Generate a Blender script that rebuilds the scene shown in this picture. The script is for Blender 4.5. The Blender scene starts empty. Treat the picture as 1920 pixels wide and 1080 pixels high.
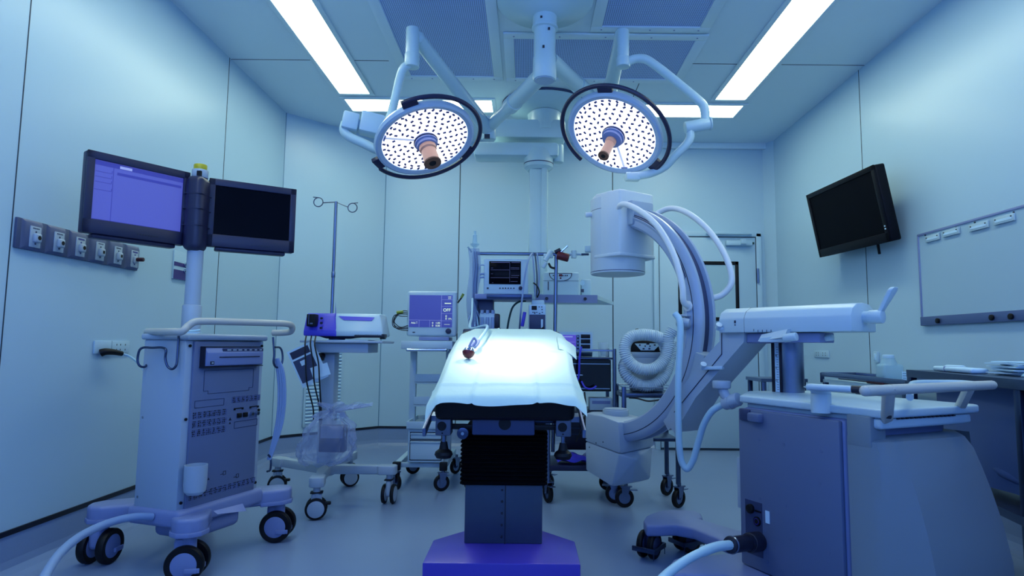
import bpy, bmesh, math, random
from mathutils import Matrix, Vector
random.seed(4)
PI = math.pi
V = Vector
scene = bpy.context.scene
COL = scene.collection

# ------------------------------------------------------------------ camera
F_PX, PPX, PPY = 1167.0, 987.0, 540.0
HEYE = 0.99
PITCH, ROLL = math.atan(108 / F_PX), math.radians(0.55)
RCAM = (Matrix.Rotation(PI / 2 + PITCH, 3, 'X') @ Matrix.Rotation(ROLL, 3, 'Z'))
cam_d = bpy.data.cameras.new('camera')
cam = bpy.data.objects.new('camera', cam_d)
COL.objects.link(cam)
cam.matrix_world = Matrix.Translation((0, 0, HEYE)) @ RCAM.to_4x4()
cam_d.sensor_width = 36
cam_d.lens = F_PX / 1920 * 36
cam_d.shift_x = -(PPX - 960) / 1920
cam_d.clip_start = 0.02
scene.camera = cam

def ray(px, py):
    return RCAM @ V(((px - PPX) / F_PX, -(py - PPY) / F_PX, -1))
def at(px, py, Y):
    """world point at depth Y seen at pixel"""
    d = ray(px, py)
    return V((0, 0, HEYE)) + d * (Y / d.y)
def atr(px, py, Y, rx, ry):
    return at(px if px else rx, py if py else ry, Y)
def atz(px, py, z):
    d = ray(px, py)
    return V((0, 0, HEYE)) + d * ((z - HEYE) / d.z)
def atx(px, py, x):
    d = ray(px, py)
    return V((0, 0, HEYE)) + d * (x / d.x)

# ------------------------------------------------------------------ colour / materials
def s2l(c):
    c = c / 255.0
    return c / 12.92 if c <= 0.04045 else ((c + 0.055) / 1.055) ** 2.4
def lin(r, g, b, k=1.0):
    return (min(s2l(r) * k, .95), min(s2l(g) * k, .95), min(s2l(b) * k, .95), 1)

def new_mat(name):
    m = bpy.data.materials.new(name)
    m.use_nodes = True
    return m, m.node_tree, m.node_tree.nodes['Principled BSDF']
def mat(name, col, rough=.45, metal=0., spec=.5, noise=0., nscale=8., bump=0., emit=None, estr=0., alpha=1., trans=0., coat=0.):
    """plain procedural material: base colour with a little noise variation"""
    m, nt, b = new_mat(name)
    b.inputs['Base Color'].default_value = col
    b.inputs['Roughness'].default_value = rough
    b.inputs['Metallic'].default_value = metal
    b.inputs['Specular IOR Level'].default_value = spec
    b.inputs['Coat Weight'].default_value = coat
    if alpha < 1: b.inputs['Alpha'].default_value = alpha
    if trans > 0: b.inputs['Transmission Weight'].default_value = trans
    if emit:
        b.inputs['Emission Color'].default_value = emit
        b.inputs['Emission Strength'].default_value = estr
    if noise or bump:
        tc = nt.nodes.new('ShaderNodeTexCoord')
        nz = nt.nodes.new('ShaderNodeTexNoise')
        nz.inputs['Scale'].default_value = nscale
        nz.inputs['Detail'].default_value = 5
        nt.links.new(tc.outputs['Object'], nz.inputs['Vector'])
        if noise:
            mx = nt.nodes.new('ShaderNodeMix'); mx.data_type = 'RGBA'
            mx.inputs['A'].default_value = tuple(c * (1 - noise) for c in col[:3]) + (1,)
            mx.inputs['B'].default_value = tuple(min(1, c * (1 + noise)) for c in col[:3]) + (1,)
            nt.links.new(nz.outputs['Fac'], mx.inputs['Factor'])
            nt.links.new(mx.outputs['Result'], b.inputs['Base Color'])
        if bump:
            bp = nt.nodes.new('ShaderNodeBump')
            bp.inputs['Strength'].default_value = bump
            bp.inputs['Distance'].default_value = .01
            nt.links.new(nz.outputs['Fac'], bp.inputs['Height'])
            nt.links.new(bp.outputs['Normal'], b.inputs['Normal'])
    return m

# ------------------------------------------------------------------ mesh builder
def basis(o, x, z=(0, 0, 1)):
    """frame with x axis along x, z as close to z as possible"""
    x = V(x).normalized(); z = V(z)
    y = z.cross(x).normalized(); z = x.cross(y).normalized()
    return Matrix(((x.x, y.x, z.x, o[0]), (x.y, y.y, z.y, o[1]), (x.z, y.z, z.z, o[2]), (0, 0, 0, 1)))
def zframe(o, z, hint=(0, 0, 1)):
    z = V(z).normalized(); h = V(hint)
    if abs(z.dot(h.normalized())) > .98: h = V((1, 0, 0))
    x = h.cross(z).normalized(); y = z.cross(x)
    return Matrix(((x.x, y.x, z.x, o[0]), (x.y, y.y, z.y, o[1]), (x.z, y.z, z.z, o[2]), (0, 0, 0, 1)))
def smooth_pts(pts, per=8, closed=False):
    P = [V(p) for p in pts]; n = len(P); out = []
    if n < 3: return P
    rng = n if closed else n - 1
    for i in range(rng):
        if closed: a, b, c, d = P[(i - 1) % n], P[i], P[(i + 1) % n], P[(i + 2) % n]
        else:
            b, c = P[i], P[i + 1]
            a = P[i - 1] if i else b + (b - c)
            d = P[i + 2] if i + 2 < n else c + (c - b)
        t0 = 0.; t1 = max(1e-6, (b - a).length ** .5); t2 = t1 + max(1e-6, (c - b).length ** .5); t3 = t2 + max(1e-6, (d - c).length ** .5)
        for k in range(per):
            t = t1 + (t2 - t1) * k / per
            A1 = a * ((t1 - t) / (t1 - t0)) + b * ((t - t0) / (t1 - t0))
            A2 = b * ((t2 - t) / (t2 - t1)) + c * ((t - t1) / (t2 - t1))
            A3 = c * ((t3 - t) / (t3 - t2)) + d * ((t - t2) / (t3 - t2))
            B1 = A1 * ((t2 - t) / (t2 - t0)) + A2 * ((t - t0) / (t2 - t0))
            B2 = A2 * ((t3 - t) / (t3 - t1)) + A3 * ((t - t1) / (t3 - t1))
            out.append(B1 * ((t2 - t) / (t2 - t1)) + B2 * ((t - t1) / (t2 - t1)))
    if not closed: out.append(P[-1])
    return out

class MB:
    def __init__(s, M=None):
        s.bm = bmesh.new(); s.M = M.copy() if M else Matrix.Identity(4); s.mi = 0
    def _merge(s, t, M=None):
        X = s.M @ M if M is not None else s.M
        t.transform(X)
        for f in t.faces: f.material_index = s.mi
        me = bpy.data.meshes.new('tmp'); t.to_mesh(me); t.free()
        s.bm.from_mesh(me); bpy.data.meshes.remove(me)
        return s
    def box(s, c, d, bev=0., seg=2, M=None, taper=None):
        """box centred at c, size d; taper=(tx,ty) scales the top"""
        t = bmesh.new(); bmesh.ops.create_cube(t, size=1)
        for v in t.verts:
            v.co = V((v.co.x * d[0], v.co.y * d[1], v.co.z * d[2]))
            if taper and v.co.z > 0: v.co.x *= taper[0]; v.co.y *= taper[1]
        if bev > 0:
            bmesh.ops.bevel(t, geom=t.edges[:], offset=min(bev, .49 * min(d)), segments=seg, profile=.5, affect='EDGES')
        t.transform(Matrix.Translation(c))
        return s._merge(t, M)
    def cyl(s, p0, p1, r, r2=None, n=20, bev=0.):
        p0, p1 = V(p0), V(p1); L = (p1 - p0).length
        t = bmesh.new()
        bmesh.ops.create_cone(t, cap_ends=True, segments=n, radius1=r, radius2=r if r2 is None else r2, depth=L)
        if bev > 0:
            es = [e for e in t.edges if abs(e.verts[0].co.z - e.verts[1].co.z) < 1e-6 and len(e.link_faces) == 2]
            bmesh.ops.bevel(t, geom=es, offset=bev, segments=2, profile=.5, affect='EDGES')
        t.transform(zframe((p0 + p1) / 2, p1 - p0))
        return s._merge(t)
    def tube(s, pts, r, n=10, per=8, smooth=True, closed=False, cap=True):
        P = smooth_pts(pts, per, closed) if smooth else [V(p) for p in pts]
        m = len(P)
        rr = (lambda i: r) if not callable(r) else (lambda i: r(i / max(1, m - 1)))
        t = bmesh.new(); rings = []; nrm = None
        for i in range(m):
            if closed: d = P[(i + 1) % m] - P[i - 1]
            else: d = P[min(i + 1, m - 1)] - P[max(i - 1, 0)]
            d.normalize()
            if nrm is None:
                nrm = d.orthogonal().normalized()
            nrm = (nrm - d * nrm.dot(d))
            nrm = nrm.normalized() if nrm.length > 1e-6 else d.orthogonal().normalized()
            b = d.cross(nrm)
            rings.append([t.verts.new(P[i] + (nrm * math.cos(2 * PI * k / n) + b * math.sin(2 * PI * k / n)) * rr(i)) for k in range(n)])
        for i in range(m if closed else m - 1):
            A, B = rings[i], rings[(i + 1) % m]
            for k in range(n): t.faces.new((A[k], A[(k + 1) % n], B[(k + 1) % n], B[k]))
        if cap and not closed:
            t.faces.new(rings[0][::-1]); t.faces.new(rings[-1])
        return s._merge(t)
    def lathe(s, prof, o=(0, 0, 0), ax=(0, 0, 1), n=32, M=None):
        """prof: (radius, height) list revolved about ax"""
        t = bmesh.new(); rings = []
        for r, z in prof:
            if r < 1e-5: rings.append([t.verts.new((0, 0, z))])
            else: rings.append([t.verts.new((r * math.cos(2 * PI * k / n), r * math.sin(2 * PI * k / n), z)) for k in range(n)])
        for A, B in zip(rings, rings[1:]):
            for k in range(n):
                j = (k + 1) % n
                if len(A) == 1 and len(B) == 1: break
                if len(A) == 1: t.faces.new((A[0], B[j], B[k]))
                elif len(B) == 1: t.faces.new((A[k], A[j], B[0]))
                else: t.faces.new((A[k], A[j], B[j], B[k]))
        bmesh.ops.recalc_face_normals(t, faces=t.faces[:])
        return s._merge(t, (M if M is not None else zframe(o, ax)))
    def prism(s, poly, h0, h1, M=None, bev=0., seg=2, sc=1.):
        """polygon (x,y) extruded h0..h1 along z of frame M; sc scales the top about its centroid"""
        t = bmesh.new(); n = len(poly)
        cx = sum(p[0] for p in poly) / n; cy = sum(p[1] for p in poly) / n
        a = [t.verts.new((p[0], p[1], h0)) for p in poly]
        b = [t.verts.new((cx + (p[0] - cx) * sc, cy + (p[1] - cy) * sc, h1)) for p in poly]
        t.faces.new(a[::-1]); t.faces.new(b)
        for i in range(n): t.faces.new((a[i], a[(i + 1) % n], b[(i + 1) % n], b[i]))
        bmesh.ops.recalc_face_normals(t, faces=t.faces[:])
        if bev > 0: bmesh.ops.bevel(t, geom=t.edges[:], offset=bev, segments=seg, profile=.5, affect='EDGES')
        return s._merge(t, M)
    def hull(s, pts, bev=0., seg=2):
        t = bmesh.new()
        for p in pts: t.verts.new(p)
        r = bmesh.ops.convex_hull(t, input=t.verts[:])
        bmesh.ops.dissolve_limit(t, angle_limit=.02, verts=t.verts[:], edges=t.edges[:])
        bmesh.ops.recalc_face_normals(t, faces=t.faces[:])
        if bev > 0: bmesh.ops.bevel(t, geom=t.edges[:], offset=bev, segments=seg, profile=.5, affect='EDGES')
        return s._merge(t)
    def sphere(s, c, r, n=16):
        t = bmesh.new(); bmesh.ops.create_uvsphere(t, u_segments=n, v_segments=max(6, n // 2), radius=1)
        R = r if hasattr(r, '__len__') else (r, r, r)
        for v in t.verts: v.co = V((v.co.x * R[0], v.co.y * R[1], v.co.z * R[2]))
        t.transform(Matrix.Translation(c)); return s._merge(t)
    def poly(s, pts):
        t = bmesh.new(); t.faces.new([t.verts.new(p) for p in pts]); return s._merge(t)
    def slab(s, pts, d):
        """planar polygon thickened by vector d"""
        t = bmesh.new(); d = V(d); n = len(pts)
        a = [t.verts.new(V(p)) for p in pts]; b = [t.verts.new(V(p) + d) for p in pts]
        t.faces.new(a); t.faces.new(b[::-1])
        for i in range(n): t.faces.new((a[i], b[i], b[(i + 1) % n], a[(i + 1) % n]))
        bmesh.ops.recalc_face_normals(t, faces=t.faces[:]); return s._merge(t)
    def grid(s, fn, nu, nv, thick=0.):
        t = bmesh.new()
        G = [[t.verts.new(fn(i / nu, j / nv)) for j in range(nv + 1)] for i in range(nu + 1)]
        for i in range(nu):
            for j in range(nv): t.faces.new((G[i][j], G[i + 1][j], G[i + 1][j + 1], G[i][j + 1]))
        if thick:
            bmesh.ops.recalc_face_normals(t, faces=t.faces[:])
            bmesh.ops.solidify(t, geom=t.faces[:], thickness=thick)
        return s._merge(t)
    def text(s, txt, size, M, depth=.0006, align='CENTER'):
        c = bpy.data.curves.new('t', 'FONT'); c.body = txt; c.size = size; c.extrude = depth
        c.align_x = align; c.align_y = 'CENTER'
        o = bpy.data.objects.new('t', c); COL.objects.link(o)
        dg = bpy.context.evaluated_depsgraph_get()
        me = bpy.data.meshes.new_from_object(o.evaluated_get(dg))
        bpy.data.objects.remove(o); bpy.data.curves.remove(c)
        t = bmesh.new(); t.from_mesh(me); bpy.data.meshes.remove(me)
        return s._merge(t, M)
    def build(s, name, mats, parent=None, label=None, sharp=35):
        root = parent
        while root is not None and root.parent is not None: root = root.parent
        if root is not None: s.bm.transform(Matrix.Translation(-root.location))
        me = bpy.data.meshes.new(name); s.bm.to_mesh(me); s.bm.free()
        for m in (mats if isinstance(mats, (list, tuple)) else [mats]): me.materials.append(m)
        for p in me.polygons: p.use_smooth = True
        me.set_sharp_from_angle(angle=math.radians(sharp))
        o = bpy.data.objects.new(name, me); COL.objects.link(o)
        if parent is not None: o.parent = parent
        if label: o['label'] = label
        return o

def thing(name, label, cat, loc, group=None):
    o = bpy.data.objects.new(name, None); COL.objects.link(o)
    o.location = loc; o.empty_display_size = .1
    o['label'] = label; o['category'] = cat
    if group: o['group'] = group
    return o
def tag(o, label, cat, group=None, kind=None):
    o['label'] = label; o['category'] = cat
    if group: o['group'] = group
    if kind: o['kind'] = kind
    return o
def struct(o, label=None):
    o['kind'] = 'structure'
    if label: o['label'] = label
    return o

# ------------------------------------------------------------------ palette
K = 1.3
M = {}
M['wall'] = mat('wall_panel', (.42, .60, .755, 1), .32, spec=.4, noise=.015, nscale=2)
M['ceil'] = mat('ceiling_panel', (.66, .80, .90, 1), .45, noise=.015, nscale=2)
M['seam'] = mat('seam', lin(20, 45, 70), .6)
M['seam_soft'] = mat('soft_seam', lin(85, 130, 165), .6)
M['black_line'] = mat('black_trim', lin(12, 16, 34), .4)
M['white'] = mat('white_enamel', (.46, .61, .72, 1), .35, noise=.01, nscale=5)
M['white_teal'] = mat('white_plastic', (.44, .62, .76, 1), .35, noise=.01)
M['white_cool'] = mat('cool_white_plastic', (.36, .455, .58, 1), .4, noise=.01)
M['panel_grey'] = mat('panel_grey', lin(88, 102, 136, K), .45, noise=.02)
M['grey_blue'] = mat('grey_blue', lin(108, 122, 166, K), .4, noise=.02)
M['grey_dark'] = mat('grey_dark', lin(48, 60, 98), .45, noise=.02)
M['dark'] = mat('dark_plastic', lin(22, 24, 44), .42, noise=.03)
M['navy'] = mat('navy_plastic', lin(26, 30, 66), .4)
M['black'] = mat('black_rubber', lin(7, 8, 16), .5, spec=.3)
M['bellows'] = mat('bellows_black', lin(3, 3, 7), .7, spec=.08)
M['pad'] = mat('black_vinyl', lin(6, 6, 12), .45, spec=.25, bump=.1, nscale=30)
M['screen_off'] = mat('screen_off', lin(4, 5, 14), .2, spec=.06)
M['steel'] = mat('brushed_steel', lin(120, 135, 165), .28, metal=1., noise=.08, nscale=40)
M['steel_dark'] = mat('dark_steel', lin(70, 84, 112), .32, metal=.9, noise=.08, nscale=30)
M['chrome'] = mat('chrome', lin(190, 205, 225), .12, metal=1.)
M['beige'] = mat('beige_plastic', lin(176, 178, 174, 1.15), .4)
M['purple'] = mat('purple_paint', lin(66, 54, 165, 1.1), .32, noise=.02)
M['purple_dev'] = mat('purple_plastic', lin(60, 58, 190, 1.2), .4)
M['paper'] = mat('paper', lin(175, 205, 228, 1.2), .7)
M['cable_grey'] = mat('grey_cable', lin(125, 150, 190, 1.2), .45)
M['cable_white'] = mat('white_cable', lin(160, 195, 215, 1.2), .45)
M['cable_black'] = mat('black_cable', lin(8, 9, 18), .5)
M['yellow'] = mat('yellow_plastic', lin(190, 180, 30), .4)
M['olive'] = mat('olive_yellow_plastic', lin(120, 140, 40), .4)
M['green'] = mat('green_hose', lin(10, 60, 62), .45)
M['red'] = mat('dark_red_plastic', lin(92, 18, 34), .4)
M['hole'] = mat('vent_hole', lin(6, 8, 18), .8)
M['col_steel'] = mat('column_steel', lin(72, 84, 104), .38, metal=.55, noise=.05, nscale=20)
M['block_grey'] = mat('cast_grey', lin(84, 96, 116), .45, metal=.3)
M['plate_grey'] = mat('plate_grey', lin(74, 86, 120), .45, metal=.2, noise=.04)
M['plate_light'] = mat('plate_light_grey', lin(84, 96, 134), .45, metal=.1)
M['plate_mark'] = mat('plate_mark', lin(60, 60, 140), .5)
M['plate_purple'] = mat('plate_purple', lin(56, 44, 120), .45)
M['red_dark'] = mat('dark_red_connector', lin(58, 14, 34), .4)
M['mon_scr'] = mat('monitor_screen', lin(40, 48, 120), .25, emit=lin(60, 68, 156), estr=.6)
M['ui_line'] = mat('screen_line', lin(120, 130, 190), .4, emit=lin(150, 160, 205), estr=.55)
M['ui_text'] = mat('screen_text', lin(200, 220, 170), .4, emit=lin(215, 235, 190), estr=.9)
M['film_blue'] = mat('tube_sleeve', lin(125, 150, 200, 1.2), .4, alpha=.35)
M['clear_white'] = mat('clear_white_plastic', lin(165, 205, 228, 1.1), .3, alpha=.5)
M['clear_glass'] = mat('clear_plastic', lin(200, 220, 235, 1.1), .1, alpha=.25)
M['dim_text'] = mat('dim_screen_text', lin(60, 64, 100), .4, emit=lin(70, 76, 120), estr=.6)
M['black_gloss'] = mat('black_glass', lin(6, 7, 14), .07, spec=.6)
M['purple_scr'] = mat('violet_display', lin(60, 50, 150), .3, emit=lin(86, 74, 180), estr=.7)
M['hose'] = mat('ribbed_hose', (.58, .72, .84, 1), .5)
M['arc'] = mat('arc_enamel', (.33, .43, .60, 1), .3, noise=.01)
M['white_ii'] = mat('detector_enamel', (.60, .70, .76, 1), .35)
M['grip'] = mat('grip_plastic', (.72, .78, .82, 1), .35)
M['panel_side'] = mat('side_panel_grey', lin(80, 94, 126, K), .45, noise=.02)
M['tv_black'] = mat('tv_housing', lin(8, 9, 20), .5, spec=.15)
M['board'] = mat('whiteboard_face', (.36, .52, .66, 1), .25)
M['board_clip'] = mat('clear_clip', (.42, .57, .68, 1), .2)
M['tray_grey'] = mat('aluminium_tray', lin(84, 104, 150), .4, metal=.3)
M['sheet'] = mat('grey_sheet', lin(88, 108, 150, 1.25), .8, spec=.1, bump=.1, nscale=20)
M['tv_screen'] = mat('tv_screen', lin(5, 6, 15), .5, spec=.04)
M['shaded_cart_enamel'] = mat('shaded_cart_enamel', (.19, .245, .30, 1), .4)  # white enamel darkened: the shade on the rear body is put into the colour
# ================================================================== ROOM
XL, XR, YB, YF, ZC = -2.17, 2.45, 6.16, -1.7, 3.05
CHX, CHY = -1.43, 5.42                       # the chamfered back-left corner
def floor_mat():
    m, nt, b = new_mat('vinyl_floor')
    tc = nt.nodes.new('ShaderNodeTexCoord')
    n1 = nt.nodes.new('ShaderNodeTexNoise'); n1.inputs['Scale'].default_value = 1.2; n1.inputs['Detail'].default_value = 4
    n2 = nt.nodes.new('ShaderNodeTexNoise'); n2.inputs['Scale'].default_value = 90; n2.inputs['Detail'].default_value = 3
    mx = nt.nodes.new('ShaderNodeMix'); mx.data_type = 'RGBA'
    mx.inputs['A'].default_value = lin(114, 138, 178, 1.0); mx.inputs['B'].default_value = lin(130, 152, 190, 1.0)
    ad = nt.nodes.new('ShaderNodeMath'); ad.operation = 'MULTIPLY_ADD'; ad.inputs[1].default_value = .35
    nt.links.new(tc.outputs['Object'], n1.inputs['Vector']); nt.links.new(tc.outputs['Object'], n2.inputs['Vector'])
    nt.links.new(n2.outputs['Fac'], ad.inputs[0]); nt.links.new(n1.outputs['Fac'], ad.inputs[2])
    nt.links.new(ad.outputs[0], mx.inputs['Factor']); nt.links.new(mx.outputs['Result'], b.inputs['Base Color'])
    b.inputs['Roughness'].default_value = .3; b.inputs['Specular IOR Level'].default_value = .45
    return m
M['floor'] = floor_mat()
mb = MB(); mb.box(((XL + XR) / 2, (YB + YF) / 2, -.05), (XR - XL + .4, YB - YF + .4, .1)); struct(mb.build('floor', M['floor']), 'grey vinyl floor of the operating room')
mb = MB(); mb.box(((XL + XR) / 2, (YB + YF) / 2, ZC + .05), (XR - XL + .4, YB - YF + .4, .1)); ceiling = struct(mb.build('ceiling', M['ceil']), 'pale blue panelled ceiling')
mb = MB(); mb.box((XL - .05, (CHY + YF) / 2, ZC / 2), (.1, CHY - YF, ZC)); wall_left = struct(mb.build('wall_left', M['wall']))
mb = MB(); mb.box((XR + .05, (YB + YF) / 2, ZC / 2), (.1, YB - YF, ZC)); wall_right = struct(mb.build('wall_right', M['wall']))
mb = MB(); mb.box(((CHX + XR) / 2, YB + .05, ZC / 2), (XR - CHX, .1, ZC)); wall_back = struct(mb.build('wall_back', M['wall']))
mb = MB(); mb.box(((XL + XR) / 2, YF - .05, ZC / 2), (XR - XL + .2, .1, ZC)); struct(mb.build('wall_front', M['wall']))
# chamfer wall
cd = V((CHX - XL, YB - CHY, 0)); cl = cd.length; cd.normalize(); cn = V((cd.y, -cd.x, 0))
mb = MB(); mb.slab([V((XL, CHY, 0)), V((CHX, YB, 0)), V((CHX, YB, ZC)), V((XL, CHY, ZC))], -cn * .1)
wall_corner = struct(mb.build('wall_corner', M['wall']))
# small vertical cove in the back right corner and a shallow band under the ceiling
mb = MB(); mb.slab([V((XR - .07, YB - .001, 0)), V((XR - .001, YB - .12, 0)), V((XR - .001, YB - .12, ZC)), V((XR - .07, YB - .001, ZC))], V((.02, .02, 0)))
struct(mb.build('trim_1', M['wall']))
mb = MB(); mb.box(((.9 + XR) / 2, YB - .02, ZC - .03), (XR - .9, .04, .06), .006); struct(mb.build('trim_2', M['ceil']))

def seam(parent, p0, p1, nrm, w=.006, m='seam'):
    p0, p1, nrm = V(p0), V(p1), V(nrm)
    mb = MB(basis((p0 + p1) / 2, p1 - p0, nrm)); mb.box((0, 0, 0), ((p1 - p0).length, w, .003))
    return mb.build('seam', M[m], parent)
for y in (2.587, 4.347): seam(wall_left, (XL, y, .2), (XL, y, ZC), (1, 0, 0), .006 if y > 3 else .005)
for y in (4.45, 2.4): seam(wall_right, (XR, y, .2), (XR, y, ZC), (-1, 0, 0))
for x in (-.68, .86): seam(wall_back, (x, YB, .19), (x, YB, ZC), (0, -1, 0), .009)
seam(wall_corner, V((XL, CHY, .2)) + cn * .001, V((XL, CHY, ZC)) + cn * .001, cn, .008, 'seam_soft')
seam(wall_back, (CHX, YB - .001, .2), (CHX, YB - .001, ZC), (0, -1, 0), .01, 'seam_soft')
for x0, x1, y in ((XL, -1.55, 4.37), (-1.28, -1.02, 4.37), (1.17, 1.53, 4.37), (1.83, XR, 4.37)):
    seam(ceiling, (x0, y, ZC), (x1, y, ZC), (0, 0, -1))
for x, y0, y1 in ((-.62, 4.72, 5.05), (.87, 4.72, 5.08)): seam(ceiling, (x, y0, ZC), (x, y1, ZC), (0, 0, -1))

# coved vinyl skirting with a black capping line
def skirt(name, p0, p1, nrm):
    p0, p1, nrm = V(p0), V(p1), V(nrm)
    mb = MB(); prof = [(0, .175), (.004, .175), (.006, .07), (.012, .04), (.03, .015), (.06, .004), (.09, 0), (0, 0)]
    for (a, za), (b, zb) in zip(prof, prof[1:]):
        mb.poly([p0 + nrm * a + V((0, 0, za)), p1 + nrm * a + V((0, 0, za)), p1 + nrm * b + V((0, 0, zb)), p0 + nrm * b + V((0, 0, zb))])
    o = struct(mb.build(name, M['floor'], sharp=60))
    mb = MB(); mb.slab([p0 + V((0, 0, .175)), p1 + V((0, 0, .175)), p1 + V((0, 0, .197)), p0 + V((0, 0, .197))], nrm * .008)
    mb.build('capping_strip', M['black_line'], o)
skirt('baseboard_left', (XL, YF, 0), (XL, CHY, 0), (1, 0, 0))
skirt('baseboard_corner', (XL, CHY, 0), (CHX, YB, 0), cn)
skirt('baseboard_back', (CHX, YB, 0), (1.27, YB, 0), (0, -1, 0))
skirt('baseboard_right', (XR, YF, 0), (XR, YB, 0), (-1, 0, 0))

# ------------------------------------------------------------------ ceiling lights
M['lamp'] = mat('lamp_diffuser', (1, 1, 1, 1), .5, emit=(.86, 1., .76, 1), estr=9.6)
def ceiling_light(x0, x1, y0, y1, label):
    cx, cy = (x0 + x1) / 2, (y0 + y1) / 2
    t = thing('ceiling_light', label, 'ceiling light', (cx, cy, ZC), 'recessed strip lights in the ceiling')
    mb = MB(); w = .035
    for bx in (((x0 + x1) / 2, y0 - w / 2, x1 - x0 + 2 * w, w), ((x0 + x1) / 2, y1 + w / 2, x1 - x0 + 2 * w, w), (x0 - w / 2, cy, w, y1 - y0), (x1 + w / 2, cy, w, y1 - y0)):
        mb.box((bx[0], bx[1], ZC - .007), (bx[2], bx[3], .013), .003)
    mb.build('frame', M['ceil'], t)
    mb = MB(); mb.box((cx, cy, ZC - .003), (x1 - x0, y1 - y0, .005)); mb.build('diffuser', M['lamp'], t)
ceiling_light(-1.55, -1.305, .6, 4.95, 'long glowing strip light running along the left side of the ceiling')
ceiling_light(1.555, 1.80, .6, 5.0, 'long glowing strip light running along the right side of the ceiling')
ceiling_light(-1.545, -.31, 5.07, 5.33, 'short glowing ceiling light across the room behind the left round surgical lamp')
ceiling_light(.55, 1.83, 5.13, 5.4, 'short glowing ceiling light across the room behind the right round surgical lamp')

# ------------------------------------------------------------------ perforated air diffusers
def perf_mat():
    m, nt, b = new_mat('perforated_sheet')
    tc = nt.nodes.new('ShaderNodeTexCoord')
    sx = nt.nodes.new('ShaderNodeSeparateXYZ'); nt.links.new(tc.outputs['Object'], sx.inputs[0])
    def sn(o):
        a = nt.nodes.new('ShaderNodeMath'); a.operation = 'MULTIPLY'; a.inputs[1].default_value = 2 * PI / .0125
        s_ = nt.nodes.new('ShaderNodeMath'); s_.operation = 'SINE'
        nt.links.new(o, a.inputs[0]); nt.links.new(a.outputs[0], s_.inputs[0]); return s_.outputs[0]
    p = nt.nodes.new('ShaderNodeMath'); p.operation = 'ADD'
    nt.links.new(sn(sx.outputs[0]), p.inputs[0]); nt.links.new(sn(sx.outputs[1]), p.inputs[1])
    g = nt.nodes.new('ShaderNodeMath'); g.operation = 'GREATER_THAN'; g.inputs[1].default_value = .6
    nt.links.new(p.outputs[0], g.inputs[0])
    mx = nt.nodes.new('ShaderNodeMix'); mx.data_type = 'RGBA'
    mx.inputs['A'].default_value = lin(160, 186, 228, 1.15); mx.inputs['B'].default_value = lin(74, 88, 138)
    nt.links.new(g.outputs[0], mx.inputs['Factor']); nt.links.new(mx.outputs['Result'], b.inputs['Base Color'])
    b.inputs['Roughness'].default_value = .5
    return m
M['perf'] = perf_mat()
def diffuser(x0, x1, y0, y1, label):
    cx, cy = (x0 + x1) / 2, (y0 + y1) / 2
    t = thing('air_diffuser', label, 'air diffuser', (cx, cy, ZC), 'perforated air diffusers in the ceiling')
    mb = MB(); w = .07
    for bx in ((cx, y0 - w / 2, x1 - x0 + 2 * w, w), (cx, y1 + w / 2, x1 - x0 + 2 * w, w), (x0 - w / 2, cy, w, y1 - y0), (x1 + w / 2, cy, w, y1 - y0)):
        mb.box((bx[0], bx[1], ZC - .008), (bx[2], bx[3], .014), .003)
    mb.mi = 1
    for ix in range(5):
        for yy in (y0 - w / 2, y1 + w / 2): mb.cyl((x0 + (x1 - x0) * ix / 4, yy, ZC - .017), (x0 + (x1 - x0) * ix / 4, yy, ZC - .014), .006, n=8)
    mb.build('frame', [M['ceil'], M['grey_blue']], t)
    mb = MB(); mb.box((cx, cy, ZC - .004), (x1 - x0, y1 - y0, .004)); mb.build('perforated_sheet', M['perf'], t)
diffuser(-.90, -.265, 3.3, 4.60, 'square perforated grey air grille in the ceiling above the left surgical lamp')
diffuser(-.10, 1.12, 4.0, 4.62, 'wide perforated grey air grille in the ceiling behind the lamp mounting column')
diffuser(.47, 1.10, 3.2, 3.83, 'perforated grey air grille at the top edge, above the right surgical lamp')

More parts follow.
